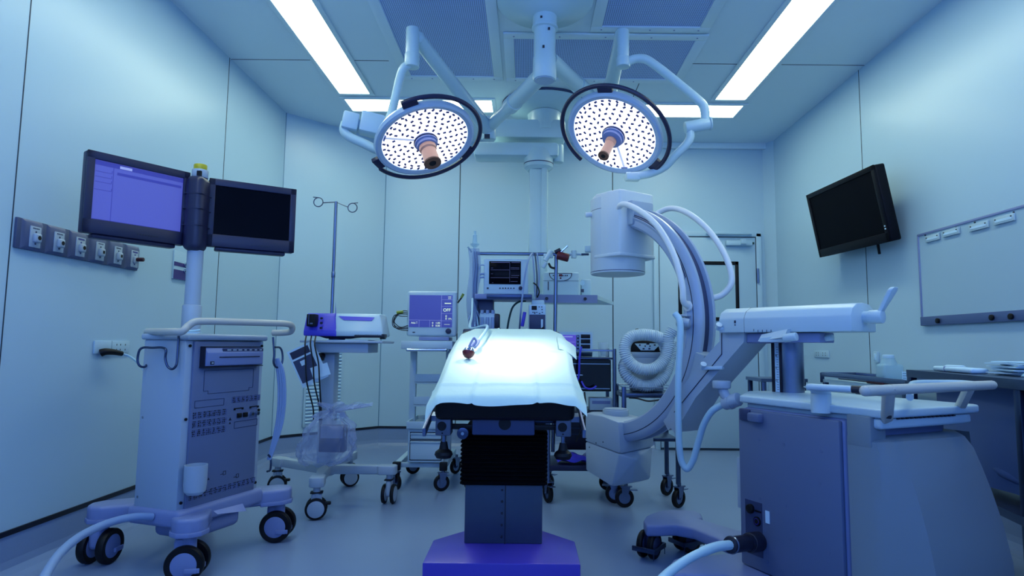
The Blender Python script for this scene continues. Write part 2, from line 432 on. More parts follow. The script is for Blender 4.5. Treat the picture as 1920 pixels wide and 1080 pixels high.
# ------------------------------------------------------------------ door
def door():
    X0, X1, Z1 = 1.315, 2.275, 2.085
    d = MB(); d.box(((X0 + X1) / 2, YB - .02, Z1 / 2 + .01), (X1 - X0, .03, Z1 - .02), .003)
    o = struct(d.build('door_1', M['wall']), 'pale blue hinged door with a black rimmed window')
    mb = MB()
    mb.box((X0 - .03, YB - .022, Z1 / 2 + .02), (.05, .044, Z1 + .04), .004); mb.box((X1 + .03, YB - .022, Z1 / 2 + .02), (.05, .044, Z1 + .04), .004)
    mb.box(((X0 + X1) / 2, YB - .022, Z1 + .03), (X1 - X0 + .11, .044, .05), .004)
    mb.build('door_frame', M['wall'], o)
    mb = MB()
    for x in (X0 - .002, X1 + .002): mb.box((x, YB - .034, Z1 / 2), (.007, .006, Z1))
    mb.box(((X0 + X1) / 2, YB - .034, Z1), (X1 - X0, .006, .007)); mb.box(((X0 + X1) / 2, YB - .034, .012), (X1 - X0, .006, .02))
    mb.build('gap_line', M['seam'], o)
    # window: black gasket and pane
    wx0, wx1, wz0, wz1 = 1.5, 2.1, 1.25, 1.84
    mb = MB(); g = .035
    mb.box(((wx0 + wx1) / 2, YB - .039, wz1 - g / 2), (wx1 - wx0, .014, g), .004); mb.box(((wx0 + wx1) / 2, YB - .039, wz0 + g / 2), (wx1 - wx0, .014, g), .004)
    mb.box((wx0 + g / 2, YB - .039, (wz0 + wz1) / 2), (g, .014, wz1 - wz0), .004); mb.box((wx1 - g / 2, YB - .039, (wz0 + wz1) / 2), (g, .014, wz1 - wz0), .004)
    mb.build('window_gasket', M['black'], o)
    mb = MB(); mb.box(((wx0 + wx1) / 2, YB - .036, (wz0 + wz1) / 2), (wx1 - wx0 - 2 * g, .006, wz1 - wz0 - 2 * g))
    mb.build('window_pane', M['glass_frost'], o)
    # closer
    mb = MB(); mb.box((2.10, YB - .06, 2.02), (.26, .05, .05), .008); mb.box((2.13, YB - .10, 2.03), (.05, .04, .055), .006); mb.box((2.0, YB - .075, 2.115), (.45, .03, .02), .004)
    mb.mi = 1; mb.box((2.245, YB - .04, 2.025), (.03, .012, .02))
    mb.build('door_closer', [M['wall'], M['green']], o)
    for z in (1.7, 1.28, .5):
        mb = MB(); mb.cyl((X1 + .012, YB - .05, z - .07), (X1 + .012, YB - .05, z + .07), .012, n=12); mb.build('hinge', M['steel'], o)
M['glass_frost'] = mat('window_glass', (.40, .59, .70, 1), .15, spec=.5)
door()

# ------------------------------------------------------------------ louvred return-air vent on the corner wall
def louvre():
    c0, c1 = atz(577, 640, 1.0), atz(637, 640, 1.0)
    def onwall(px, py):
        d = ray(px, py); P0 = V((XL, CHY, 0)); tt = (P0 - V((0, 0, HEYE))).dot(cn) / d.dot(cn); return V((0, 0, HEYE)) + d * tt
    A, B = onwall(572, 655), onwall(643, 655); C = onwall(575, 800)
    z1, z0 = A.z, C.z; A.z = B.z = z0
    L = (B - A).length
    t = thing('wall_louvre', 'white louvred air vent low on the corner wall behind the tall wheeled stand', 'air vent', (A + B) / 2)
    mb = MB(basis(A, B - A)); mb.box((L / 2, -.004, (z1 - z0) / 2), (L, .006, z1 - z0)); mb.build('backing', M['seam'], t)
    mb = MB(basis(A, B - A)); w = .018
    mb.box((L / 2, -.009, w / 2), (L, .014, w)); mb.box((L / 2, -.009, z1 - z0 - w / 2), (L, .014, w)); mb.box((w / 2, -.009, (z1 - z0) / 2), (w, .014, z1 - z0)); mb.box((L - w / 2, -.009, (z1 - z0) / 2), (w, .014, z1 - z0))
    mb.build('frame', M['wall'], t)
    mb = MB(basis(A, B - A)); n = 21
    for i in range(n):
        z = w + (i + .5) * (z1 - z0 - 2 * w) / n
        mb.box((0, 0, 0), (L - 2 * w, .022, .017), M=Matrix.Translation((L / 2, -.012, z)) @ Matrix.Rotation(math.radians(35), 4, 'X'))
    mb.build('slats', M['paper'], t)
louvre()
# ================================================================== SURGICAL LIGHTS
M['led_plate'] = mat('led_plate', (1, 1, 1, 1), .4, emit=(1., .98, .97, 1), estr=2.2)
M['led_dot'] = mat('led_lens_shadow', lin(70, 80, 130), .3)  # dark tone stands for the shadows of the lenses
M['led_gap'] = mat('led_divider', lin(190, 200, 225), .4, emit=(.75, .82, 1, 1), estr=.45)
M['orange'] = mat('sterile_grip', lin(206, 150, 125, 1.1), .45)
M['orange_dark'] = mat('grip_end', lin(120, 80, 62), .5)
M['lamp_body'] = mat('lamp_enamel', (.40, .54, .72, 1), .35)
M['arm'] = mat('arm_enamel', (.50, .68, .75, 1), .32)

mount_c = atz(1022, -2, ZC)
MX, MY = mount_c.x, mount_c.y
t = thing('lamp_mount', 'white ceiling column with round flange carrying both surgical lamps', 'lamp mount', (MX, MY, ZC)); t['kind'] = 'thing'
mb = MB(); mb.lathe([(0, ZC), (.29, ZC), (.285, ZC - .03), (.25, ZC - .06), (.16, ZC - .075), (.12, ZC - .1), (.075, ZC - .115), (0, ZC - .115)], (MX, MY, 0), n=48); mb.build('ceiling_flange', M['arm'], t)
mb = MB(); mb.lathe([(0, ZC - .1), (.072, ZC - .1), (.072, 2.875), (.078, 2.87), (.078, 2.86), (.064, 2.855), (.064, 2.69), (.068, 2.68), (.07, 2.56), (.064, 2.548), (0, 2.548)], (MX, MY, 0), n=32)
mb.mi = 1
for a, z in ((-1.9, 2.99), (-1.9, 2.9), (-1.25, 2.83), (-1.7, 2.72)): mb.box((MX + .071 * math.cos(a), MY + .071 * math.sin(a), z), (.012, .012, .012))
mb.mi = 2; mb.cyl((MX, MY, 2.548), (MX, MY, 2.543), .058, n=32)
mb.build('column', [M['arm'], M['dark'], M['lamp_body']], t)

def lamp_head(t, c, d, R, gap_ang, div_ang, handle_len, handle_r, mounts):
    """round LED lamp head: centre c of the face, emitting direction d"""
    d = V(d).normalized(); fr = zframe(c, d)
    mb = MB(fr)
    mb.lathe([(0, -.07), (R * .35, -.07), (R * .72, -.055), (R * .95, -.03), (R, -.006), (R * .985, .014), (R * .94, .02), (R * .86, .012), (R * .86, 0), (0, 0)], n=64)
    head = mb.build('lamp_head', M['lamp_body'], t)
    mb = MB(fr); mb.lathe([(0, .002), (R * .855, .002), (R * .855, .006), (0, .006)], n=64); mb.mi = 1
    # lenses: concentric rings of small blocks, their shadows put into the dark colour
    for i, (rr, cnt) in enumerate(((.30, 12), (.41, 17), (.52, 22), (.63, 26), (.74, 31), (.815, 34))):
        for k in range(cnt):
            a = 2 * PI * (k + .5 * (i % 2)) / cnt
            if abs((a - div_ang + PI) % (2 * PI) - PI) * rr < .06: continue
            x, y = R * rr * math.cos(a), R * rr * math.sin(a)
            mb.box((x, y, .0075), (R * .062, R * .04, .006), M=Matrix.Translation((x, y, 0)) @ Matrix.Rotation(a * 3 + i, 4, 'Z') @ Matrix.Translation((-x, -y, 0)))
    mb.build('led_plate', [M['led_plate'], M['led_dot']], head)
    mb = MB(fr @ Matrix.Rotation(div_ang, 4, 'Z')); mb.box((R * .53, 0, .008), (R * .64, R * .05, .006)); mb.mi = 1; mb.box((R * .83, 0, .01), (R * .03, R * .14, .008))
    mb.build('divider_strip', [M['led_gap'], M['grey_blue']], head)
    # hub and grip
    mb = MB(fr); mb.lathe([(0, 0), (R * .23, 0), (R * .23, .03), (R * .2, .034), (R * .2, .05), (R * .15, .056), (0, .056)], n=36)
    mb.mi = 1; mb.lathe([(R * .232, .012), (R * .245, .016), (R * .232, .022)], n=36); mb.build('hub', [M['grey_blue'], M['navy']], head)
    mb = MB(fr); hr = handle_r
    mb.lathe([(0, .05), (hr * 1.15, .05), (hr * 1.15, .075), (hr * .95, .085), (hr, handle_len * .5), (hr * 1.05, handle_len * .93), (hr * 1.15, handle_len * .97), (hr * 1.15, handle_len), (hr * .5, handle_len + .002), (hr * .45, handle_len - .02), (0, handle_len - .02)], n=28)
    mb.mi = 1; mb.lathe([(hr * 1.16, handle_len - .006), (hr * 1.16, handle_len + .003), (hr * .5, handle_len + .004)], n=28)
    mb.mi = 2; mb.cyl((0, 0, handle_len - .01), (0, 0, handle_len + .0045), hr * .48, n=20)
    mb.build('sterile_grip', [M['orange'], M['orange_dark'], M['hole']], head)
    # outer dark grab ring (open)
    a0, a1 = gap_ang
    pts = [(R * 1.13 * math.cos(a0 + (a1 - a0) * k / 60), R * 1.13 * math.sin(a0 + (a1 - a0) * k / 60), .0) for k in range(61)]
    mb = MB(fr); mb.tube(pts, .0125, n=10, smooth=False)
    mb.build('grab_ring', M['navy'], t)
    for a in mounts:
        mb = MB(fr); mb.box((R * 1.06, 0, -.004), (R * .15, R * .30, .025), .004, M=Matrix.Rotation(a, 4, 'Z')); mb.build('mounting_bracket', M['navy'], t)
    return fr, head

def ang_of(fr, px, py, Y):
    """angle in the head's own face plane of the direction towards an image point (set once while measuring)"""
    q = fr.inverted() @ at(px, py, Y); return math.atan2(q.y, q.x)

def surgical_lamp(label, c, d, R, ring, mounts, div, hl, hr, joint, elbow, yoke_pts, cap_pts, start):
    t = thing('surgical_lamp', label, 'surgical lamp', (c[0], c[1], c[2]), 'round LED surgical lamps')
    lamp_head(t, c, d, R, ring, div, hl, hr, mounts)
    # horizontal extension arm from the column to the joint
    mb = MB(); j = V(joint); s = V(start); ax = V((j.x - s.x, j.y - s.y, 0)).normalized(); s = V((MX, MY, s.z)) + ax * .074
    mid = s.lerp(j, .5)
    mb.tube([s, mid], .05, n=16, smooth=False); mb.tube([mid, j], .042, n=16, smooth=False); mb.cyl(s.lerp(j, .44), s.lerp(j, .54), .056, n=16)
    mb.build('extension_arm', M['arm'], t)
    mb = MB(); mb.cyl(j + V((0, 0, .07)), j + V((0, 0, -.1)), .052, n=20, bev=.008); mb.mi = 1; mb.cyl(j + V((0, 0, .03)), j + V((0, 0, .012)), .054, n=20); mb.mi = 2; mb.box(j + V((-.01, -.05, -.09)), (.04, .02, .03))
    mb.build('joint', [M['arm'], M['lamp_body'], M['dark']], t)
    e = V(elbow)
    mb = MB(); mb.tube([j + V((0, 0, -.03)), e], lambda u: .052 - .008 * u, n=16, smooth=False); mb.sphere(e, .046, 16)
    mb.mi = 1; mb.box(e + (j - e).normalized() * .08 + V((0, -.045, -.01)), (.02, .012, .02)); mb.build('spring_arm', [M['arm'], M['dark']], t)
    return t
# left lamp -----------------------------------------------------------------
LC = at(797, 262, 3.4); LD = V((.32, -.34, -.88)); LR = .285
LSG = -1
lfr = zframe(LC, LD.normalized())
def ia(fr, ang):           # face-plane angle whose picture direction is ang (0 = right, 90 = up)
    a = math.radians(ang); u = RCAM @ V((math.cos(a), math.sin(a), 0)); n = fr.to_3x3().col[2]
    r_ = fr.translation - V((0, 0, HEYE))
    q = u - r_ * (u.dot(n) / r_.dot(n))
    q = fr.to_3x3().inverted() @ q
    return math.atan2(q.y, q.x)
def span(a, b, sgn):
    while sgn * (b - a) < 0: b += sgn * 2 * PI
    while sgn * (b - a) > 2 * PI: b -= sgn * 2 * PI
    return a, b
e = at(783, 72, 3.62); j = at(917, 238, 4.5)
t = surgical_lamp('left round surgical lamp with glowing dotted face and wide orange grip', LC, LD, LR,
    span(ia(lfr, 122), ia(lfr, 213), LSG), (ia(lfr, 113), ia(lfr, 207), ia(lfr, -17)), ia(lfr, 176), .17, .042, j, e, None, None, V((MX - .05, MY + .02, 2.60)))
# the ring runs clockwise from the top over the right side to the lower left
mb = MB(); v0 = at(774, 62, 3.58)
mb.cyl(v0 + V((0, 0, .03)), v0 + V((0, 0, -.2)), .04, n=20, bev=.006); mb.cyl(v0 + V((0, 0, -.13)), v0 + V((0, 0, -.215)), .044, n=20, bev=.006); mb.tube([e, v0], .04, n=14, smooth=False)
mb.build('swivel_joint', M['arm'], t)
mb = MB(); mb.tube([at(768, 120, 3.58), at(757, 128, 3.58), at(749, 150, 3.6), at(742, 180, 3.62), at(733, 215, 3.64), at(722, 245, 3.62), at(715, 262, 3.6)], .026, n=14)
mb.build('upper_yoke', M['arm'], t)
mb = MB(); mb.box((0, 0, 0), (.09, .1, .1), .012, M=basis(at(657, 230, 3.45), V((1, .3, -.15)))); mb.box((0, 0, 0), (.13, .11, .12), .012, M=basis(at(697, 235, 3.48), V((1, .3, -.15)))); mb.cyl(at(650, 232, 3.45), at(700, 236, 3.48), .03)
mb.build('tilt_joint', M['white_teal'], t)
mb = MB(); mb.tube([at(648, 230, 3.44), at(645, 245, 3.44), at(655, 256, 3.44), at(680, 268, 3.45), at(705, 280, 3.46), at(730, 285, 3.5)], .026, n=14); mb.build('lower_yoke', M['arm'], t)

# right lamp ----------------------------------------------------------------
RC = at(1152, 252, 3.45); RD = V((-.386, -.45, -.80)); RR = .282
rfr = zframe(RC, RD.normalized())
e = at(1166, 66, 3.62); j = at(1135, 205, 4.45)
t = surgical_lamp('right round surgical lamp with glowing dotted face and thin orange grip', RC, RD, RR,
    span(ia(rfr, -143), ia(rfr, -47), -1), (ia(rfr, 102), ia(rfr, -37)), ia(rfr, -72), .19, .027, j, e, None, None, V((MX + .05, MY + .02, 2.705)))
mb = MB(); v0 = at(1168, 66, 3.58)
mb.cyl(v0 + V((0, 0, .03)), v0 + V((0, 0, -.19)), .036, n=20, bev=.006); mb.cyl(v0 + V((0, 0, -.14)), v0 + V((0, 0, -.2)), .042, n=20, bev=.006)
mb.build('swivel_joint', M['arm'], t)
mb = MB(); mb.tube([at(1176, 116, 3.58), at(1192, 110, 3.58), at(1210, 111, 3.57), at(1228, 122, 3.56), at(1270, 155, 3.53), at(1306, 185, 3.5), at(1318, 197, 3.5), at(1322, 212, 3.5), at(1322, 232, 3.5)], .026, n=14)
mb.build('upper_yoke', M['arm'], t)
mb = MB(); mb.cyl(at(1284, 240, 3.5), at(1330, 232, 3.5), .036, n=20, bev=.006); mb.mi = 1; mb.cyl(at(1329.5, 232, 3.5), at(1333, 231.5, 3.5), .04, n=20, bev=.004); mb.build('tilt_joint', [M['arm'], M['arm']], t)
mb = MB(); mb.tube([at(1293, 242, 3.5), at(1294, 258, 3.5), at(1286, 272, 3.5), at(1265, 293, 3.52), at(1247, 312, 3.54), at(1220, 325, 3.56), at(1190, 330, 3.58), at(1175, 330, 3.6)], .024, n=14)
mb.box((0, 0, 0), (.085, .06, .045), .01, M=basis(at(1186, 332, 3.58), V((1, .1, 0)))); mb.build('lower_yoke', M['arm'], t)

# spot lights of the two heads
for nm, c, d, en in (('left_lamp_light', LC, LD, 112), ('right_lamp_light', RC, RD, 100)):
    l = bpy.data.lights.new(nm, 'SPOT'); l.energy = en; l.color = (1, .98, .96); l.spot_size = math.radians(22); l.spot_blend = .75; l.shadow_soft_size = .12
    o = bpy.data.objects.new(nm, l); COL.objects.link(o); d = d.normalized(); src = c + d * .2; o.matrix_world = zframe(src, src - V((-.072, 2.66, .90)))

# ================================================================== GAS / EQUIPMENT PENDANT
PX_, PY_ = at(1012, 190, 5.0).x, 5.0
t = thing('equipment_pendant', 'pale ceiling pendant with two stacked arms and square drop column', 'pendant', (PX_, PY_, ZC))
pc = atz(1022, 196, ZC)
mb = MB(); mb.lathe([(0, ZC), (.36, ZC), (.36, ZC - .02), (.33, ZC - .05), (.15, ZC - .10), (.13, ZC - .2), (0, ZC - .2)], (pc.x, pc.y, 0), n=48)
mb.mi = 1; mb.lathe([(.362, ZC), (.368, ZC - .004), (.368, ZC - .018), (.362, ZC - .022)], (pc.x, pc.y, 0), n=48); mb.build('ceiling_cover', [M['arm'], M['grey_dark']], t)
mb = MB(); a, b = at(925, 243, 5.05), at(1060, 245, 5.05); mb.box(((a.x + b.x) / 2, 5.12, a.z), (b.x - a.x, .24, .165), .03); mb.cyl((pc.x, 5.12, a.z), (pc.x, 5.12, ZC - .1), .13, n=28); mb.build('upper_arm', M['arm'], t)
mb = MB(); a, b = at(888, 277, 4.95), at(1048, 278, 4.95); mb.box(((a.x + b.x) / 2, 5.05, a.z - .005), (b.x - a.x, .22, .12), .03); mb.cyl((b.x - .0, 5.05, a.z - .09), (b.x - .0, 5.05, a.z + .06), .045, n=24, bev=.01); mb.build('lower_arm', M['arm'], t)
q = at(1010, 300, 5.0)
mb = MB(); mb.lathe([(0, q.z + .09), (.1, q.z + .09), (.12, q.z + .05), (.122, q.z - .03), (.118, q.z - .06), (.09, q.z - .085), (0, q.z - .085)], (q.x, 5.03, 0), n=32)
mb.mi = 1; mb.lathe([(.1225, q.z - .026), (.1235, q.z - .03), (.1225, q.z - .034)], (q.x, 5.03, 0), n=32); mb.build('swivel_joint', [M['arm'], M['grey_dark']], t)
mb = MB(); z1, z0 = q.z - .08, 1.37; mb.box((q.x, 5.03, (z0 + z1) / 2), (.155, .155, z1 - z0), .02); mb.box((q.x + .045, 4.95, (z0 + z1) / 2), (.045, .012, z1 - z0), .003); mb.build('drop_column', M['arm'], t)
# shelf at the foot of the pendant
s0, s1, s2, s3 = at(1004, 560, 4.62), at(1120, 561, 4.62), at(1150, 574, 5.25), at(1004, 572, 5.25)
zs = s1.z; zs_p = zs
for s_ in (s0, s1, s2, s3): s_.z = zs
mb = MB(); mb.slab([s0, s1, s2, s3], (0, 0, .028)); mb.box(((q.x), 5.0, zs + .04), (.2, .2, .06), .01); mb.build('shelf', M['white_teal'], t)
mb = MB(); mb.slab([s0 + V((0, -.012, -.03)), s1 + V((0, -.012, -.03)), s1 + V((0, .0, -.03)), s0 + V((0, 0, -.03))], (0, 0, .06)); mb.mi = 1
for f in (.18, .8): mb.cyl(s0.lerp(s1, f) + V((0, -.02, 0)), s0.lerp(s1, f) + V((0, -.008, 0)), .012, n=14)
mb.build('rail', [M['grey_blue'], M['dark']], t)
# side bracket arm carrying hanging vacuum regulator
# ================================================================== OPERATING TABLE
TCX = -.078
t = thing('operating_table', 'operating table with purple base, black bellows column and tilted black top', 'operating table', (TCX, 2.6, 0))
ZB = .25
oct_ = [(-.268, 2.2), (.272, 2.2), (.272, 2.45), (.13, 2.61), (.13, 2.95), (.13, 3.2), (-.13, 3.2), (-.13, 2.95), (-.13, 2.61), (-.268, 2.45)]
mb = MB(); mb.prism([(TCX + x, y) for x, y in oct_], .02, ZB, bev=.006); mb.build('base', M['purple'], t)
mb = MB(); mb.prism([(TCX + x * .93, 2.75 + (y - 2.75) * .96) for x, y in oct_], 0, .02); mb.build('plinth', M['black'], t)
mb = MB(); mb.box((TCX, 2.58, (ZB + .5) / 2), (.292, .34, .5 - ZB), .003); mb.mi = 1
mb.box((TCX + .006, 2.4085, (ZB + .5) / 2), (.003, .003, .5 - ZB))
for k in range(5): mb.cyl((TCX - .006, 2.411, ZB + .025 + k * .043), (TCX - .006, 2.406, ZB + .025 + k * .043), .0045, n=10)
mb.build('steel_column', [M['col_steel'] if 'col_steel' in M else M['steel_dark'], M['dark']], t)
mb = MB(); nb = 13; zb0, zb1 = .468, .665
for k in range(nb):
    z = zb0 + (k + .5) * (zb1 - zb0) / nb; h = (zb1 - zb0) / nb
    mb.box((TCX, 2.57, z), (.328, .37, h * .62), .003, seg=1); mb.box((TCX, 2.57, z), (.312, .355, h * 1.02))
mb.build('bellows', M['bellows'], t)
# cross head and clamp blocks below the top
mb = MB(); mb.box((TCX, 2.42, .706), (.225, .3, .075), .006); mb.mi = 1; mb.cyl((TCX + .005, 2.275, .71), (TCX + .005, 2.267, .71), .022, n=24)
mb.build('cross_head', [M['grey_dark'], M['black']], t)
mb = MB(); mb.box((TCX, 2.5, .735), (.40, .45, .03), .004); mb.box((TCX, 2.3, .695), (.42, .02, .018), .003); mb.build('top_frame', M['black'], t)
for s_ in (-1, 1):
    x = TCX + s_ * .216
    mb = MB(); mb.box((x, 2.3, .699), (.055, .07, .066), .005); mb.mi = 1; mb.cyl((x - .004, 2.27, .7), (x - .004, 2.2635, .7), .0165, n=20); mb.cyl((x - .002, 2.27, .675), (x - .002, 2.264, .675), .003, n=8)
    mb.build('clamp_block', [M['block_grey'] if 'block_grey' in M else M['steel_dark'], M['black']], t)
    mb = MB(); mb.cyl((x, 2.3, .667), (x, 2.3, .63), .007, n=12); mb.mi = 1; mb.lathe([(0, .64), (.012, .64), (.017, .615), (.03, .605), (.033, .595), (.026, .583), (0, .58)], (x, 2.3, 0), n=24)
    mb.build('clamp_knob', [M['steel'], M['black']], t)
mb = MB(); mb.cyl((TCX - .145, 2.29, .675), (TCX - .145, 2.262, .675), .021, n=20, bev=.003); mb.mi = 1; mb.cyl((TCX - .145, 2.263, .675), (TCX - .145, 2.258, .675), .006, n=10); mb.build('pivot_knob', [M['steel_dark'], M['chrome']], t)
mb = MB(); mb.box((TCX - .18, 2.33, .72), (.12, .02, .012), .002); mb.build('pivot_bar', M['steel_dark'], t)
mb = MB(); mb.box((TCX + .14, 2.33, .712), (.1, .02, .012), .002); mb.build('pivot_bar', M['steel_dark'], t)
# tilted pad (foot end towards the camera, low)
SL = math.radians(15.5)
pf = Matrix.Translation((TCX + .005, 2.235, .762)) @ Matrix.Rotation(SL, 4, 'X')
mb = MB(pf)
for y0, y1 in ((0, .52), (.53, .98)): mb.box((0, (y0 + y1) / 2, 0), (.50, y1 - y0, .09), .022, seg=4)
mb.build('pad', M['pad'], t)
mb = MB(pf); mb.box((0, .52, -.055), (.46, .92, .02), .003); mb.build('pad_plate', M['black'], t)
for s_ in (-1, 1):
    mb = MB(pf); mb.box((s_ * .279, .35, -.066), (.012, .8, .03), .002)
    for y in (.1, .6): mb.box((s_ * .255, y, -.066), (.045, .04, .02))
    mb.build('side_rail', M['steel'], t)

# ------------------------------------------------------------------ drape on the table
def drape():
    t = thing('surgical_drape', 'creased white paper drape lying brightly lit over the black table top', 'drape', pf @ V((0, .4, .05)))
    rnd = random.Random(7)
    def fn(u, v):
        a = (u - .5) * 2                       # -1..1 across
        L = 1.0; y = -.024 + v * (L - .0)
        W = .280 - .010 * v - (.075 * ((v - .8) / .2) ** 1.5 if v > .8 else 0)
        W += .006 * math.sin(9 * v + (1 if a > 0 else 2.4))
        x = a * W
        z = .0508
        ov = abs(x) - .245
        if ov > 0: z -= ov * (1.0 if a < 0 else .75) + 2.0 * ov * ov
        # crease pattern from folding
        z += .0025 * (abs(math.sin(v * PI * 3.0 + .35)) ** .25) * (1 - abs(a) * .4)
        z += .0018 * math.sin(x * 30 + 3 * math.sin(v * 6)) * (v * (1 - v) * 3 + .3)
        z += .0035 * math.exp(-((v - .145 - .01 * a) / .010) ** 2) + .003 * math.exp(-((a - .38) / .018) ** 2) * (v < .6) + .003 * math.exp(-((a + .42 - .05 * v) / .018) ** 2) + .003 * math.exp(-((v - .62 + .02 * a) / .010) ** 2)
        # front lip hangs over the pad edge in a wave
        z += .0035 * math.exp(-((v - .145 - .01 * a) / .012) ** 2) + .003 * math.exp(-((a - .38) / .03) ** 2) * (1 if v < .6 else .3) + .003 * math.exp(-((a + .42 - .05 * v) / .03) ** 2) + .003 * math.exp(-((v - .62 + .02 * a) / .012) ** 2)
        if y < .012:
            k = (.012 - y) / .036
            lift = .55 * math.exp(-((a - .56) / .2) ** 2) + .25 * math.exp(-((a + .7) / .3) ** 2)
            z += .002 * k - k * k * .029 * (1 - lift) + k * .003 * math.sin(a * 7)
            if a < -.8: z -= k * (abs(a) - .8) * .10
            if a > .85: y -= k * (a - .85) * .1
        q = pf @ V((x + .004, y, z)); return q
    mb = MB(); mb.grid(fn, 72, 90, .0015); mb.build('sheet', M['drape'], t, sharp=80)
    # a folded corner flap lying over the right edge
    mb = MB(); mb.grid(lambda u, v: pf @ V((.222 + .075 * u + .012 * v * u, .60 + .20 * v - .05 * u, .057 - .035 * u * u + .003 * math.sin(v * 9))), 8, 10, .0012); mb.build('folded_flap', M['drape'], t, sharp=80)
M['drape'] = mat('paper_drape', lin(200, 226, 220, 1.1), .75, spec=.2, bump=.12, nscale=45)
drape()
# ------------------------------------------------------------------ round chrome ball with dark red lower half, on the drape
c = pf @ V((-.168, .44, .083))
t = thing('breathing_mask_ball', 'round shiny mirrored and dark red ball resting on the drape near its left edge', 'medical ball', c - V((0, 0, .025)))
mb = MB(); mb.sphere(c, .0245, 24); mb.build('ball', M['chrome'], t)
mb = MB(); mb.lathe([(.0, -.0262), (.014, -.0225), (.023, -.0125), (.0258, -.003), (.0262, .002), (.025, .003)], c, V((.1, .35, 1)), n=28); mb.build('red_cup', M['red'], t)
mb = MB(); mb.tube([c + V((.0, .01, .022)), c + V((.01, .02, .045)), c + V((.02, .03, .06)), c + V((.03, .02, .045)), c + V((.02, .005, .023))], .005, n=8); mb.build('clip_loop', M['grey_blue'], t)
# ================================================================== LEFT CART WITH TWIN MONITORS
CA, CB, CD = V((-1.462, 2.70, 0)), V((-1.31, 3.14, 0)), V((-1.695, 2.79, 0))
CC = CB + CD - CA
cu = (CB - CA).normalized(); cv = V((-cu.y, cu.x, 0))        # along the grey front, and into the body
LU, LV = (CB - CA).length, .25
CF = Matrix(((cu.x, cv.x, 0, CA.x), (cu.y, cv.y, 0, CA.y), (0, 0, 1, 0), (0, 0, 0, 1)))   # local: x along front, y into body, z up
cart = thing('monitor_cart', 'tall white and grey wheeled cart with twin dark monitors on a mast', 'equipment cart', CF @ V((LU / 2, LV / 2, 0)))
Z0, Z1 = .275, 1.0
mb = MB(CF); mb.box((LU / 2, LV / 2 + .004, (Z0 + Z1) / 2), (LU, LV - .008, Z1 - Z0), .006); mb.mi = 1
for x, z in ((.018, .31), (.018, .66), (.018, .975), (LU - .018, .31), (LU - .018, .66), (LU - .018, .975)): mb.cyl((x, .0, z), (x, .005, z), .0065, n=12)
for z in (.32, .66): mb.cyl((0.001, .23, z), (.0, .23, z), .006, n=12)
mb.build('cabinet', [M['white_cool'], M['black']], cart)
mb = MB(CF); mb.box((LU / 2, .001, (Z0 + Z1) / 2), (LU - .07, .012, Z1 - Z0 - .01), .002); fp = mb.build('front_panel', M['panel_grey'], cart)
# fixtures of the front panel -- helper in panel coordinates (0..1 across inside panel)
yF = -.0055
def pv(x, z): return (.035 + x * (LU - .07), z)
mb = MB(CF); x0, x1 = .07, LU - .055; mb.prism([(-.004, .885), (-.036, .885), (-.042, .89), (-.042, .945), (-.03, .968), (-.004, .968)], x0, x1, M=Matrix(((0, 0, 1, 0), (1, 0, 0, 0), (0, 1, 0, 0), (0, 0, 0, 1))), bev=.003)
mb.mi = 1; mb.box(((x0 + x1) / 2 + .02, -.0445, .925), ((x1 - x0) * .72, .004, .004)); mb.box((x0 + .028, -.043, .9), (.02, .004, .014)); mb.box(((x0 + x1) / 2, -.02, .881), (x1 - x0 + .012, .034, .004)); mb.box((x0 - .003, -.018, .925), (.004, .03, .09)); mb.box(((x0 + x1) / 2, -.018, .971), (x1 - x0 + .01, .03, .004))
mb.mi = 2; mb.box(((x0 + x1) / 2 + .045, -.0375, .957), ((x1 - x0) * .74, .004, .014), M=None)
mb.mi = 3
for k in range(7): mb.box((x0 + .125 + k * .033, -.04, .957), (.022 if k < 3 else .014, .003, .006))
mb.mi = 3; mb.box((x0 + .028, -.0455, .9), (.01, .002, .007))
mb.build('printer_unit', [M['grey_blue'], M['dark'], M['grey_dark'], M['white_cool']], fp)
def groove(pts, closed=True, name='panel_outline'):
    mb = MB(CF); n = len(pts)
    for i in range(n if closed else n - 1):
        a, b = V((pts[i][0], yF, pts[i][1])), V((pts[(i + 1) % n][0], yF, pts[(i + 1) % n][1])); d = b - a
        mb.box((0, 0, 0), (d.length, .0014, .0022), M=Matrix.Translation((a + b) / 2) @ Matrix.Rotation(-math.atan2(d.z, d.x), 4, 'Y'))
    mb.build(name, M['grey_dark'], fp)
groove([(.095, .865), (.39, .865), (.39, .775), (.365, .775), (.365, .762), (.12, .762), (.12, .775), (.095, .775)])
groove([(.052, .735), (.215, .735), (.215, .705), (.052, .705)]); groove([(.285, .62), (.43, .62), (.43, .59), (.285, .59)])
def grille(x0, x1, z0, z1):
    mb = MB(CF); mb.box(((x0 + x1) / 2, yF, (z0 + z1) / 2), (x1 - x0, .0012, z1 - z0)); mb.build('grille', M['mesh_grille'], fp)
def grille_mat():
    m, nt, b = new_mat('honeycomb_grille')
    tc = nt.nodes.new('ShaderNodeTexCoord'); vo = nt.nodes.new('ShaderNodeTexVoronoi'); vo.inputs['Scale'].default_value = 110; vo.inputs['Randomness'].default_value = .3
    nt.links.new(tc.outputs['Object'], vo.inputs['Vector'])
    cr = nt.nodes.new('ShaderNodeValToRGB'); cr.color_ramp.interpolation = 'CONSTANT'; cr.color_ramp.elements[0].color = lin(8, 10, 22); cr.color_ramp.elements[1].color = lin(84, 100, 150); cr.color_ramp.elements[1].position = .42
    nt.links.new(vo.outputs['Distance'], cr.inputs[0]); nt.links.new(cr.outputs[0], b.inputs['Base Color']); b.inputs['Roughness'].default_value = .5
    return m
M['mesh_grille'] = grille_mat()
for z in (.672, .634, .596): grille(.045, .235, z - .014, z + .014)
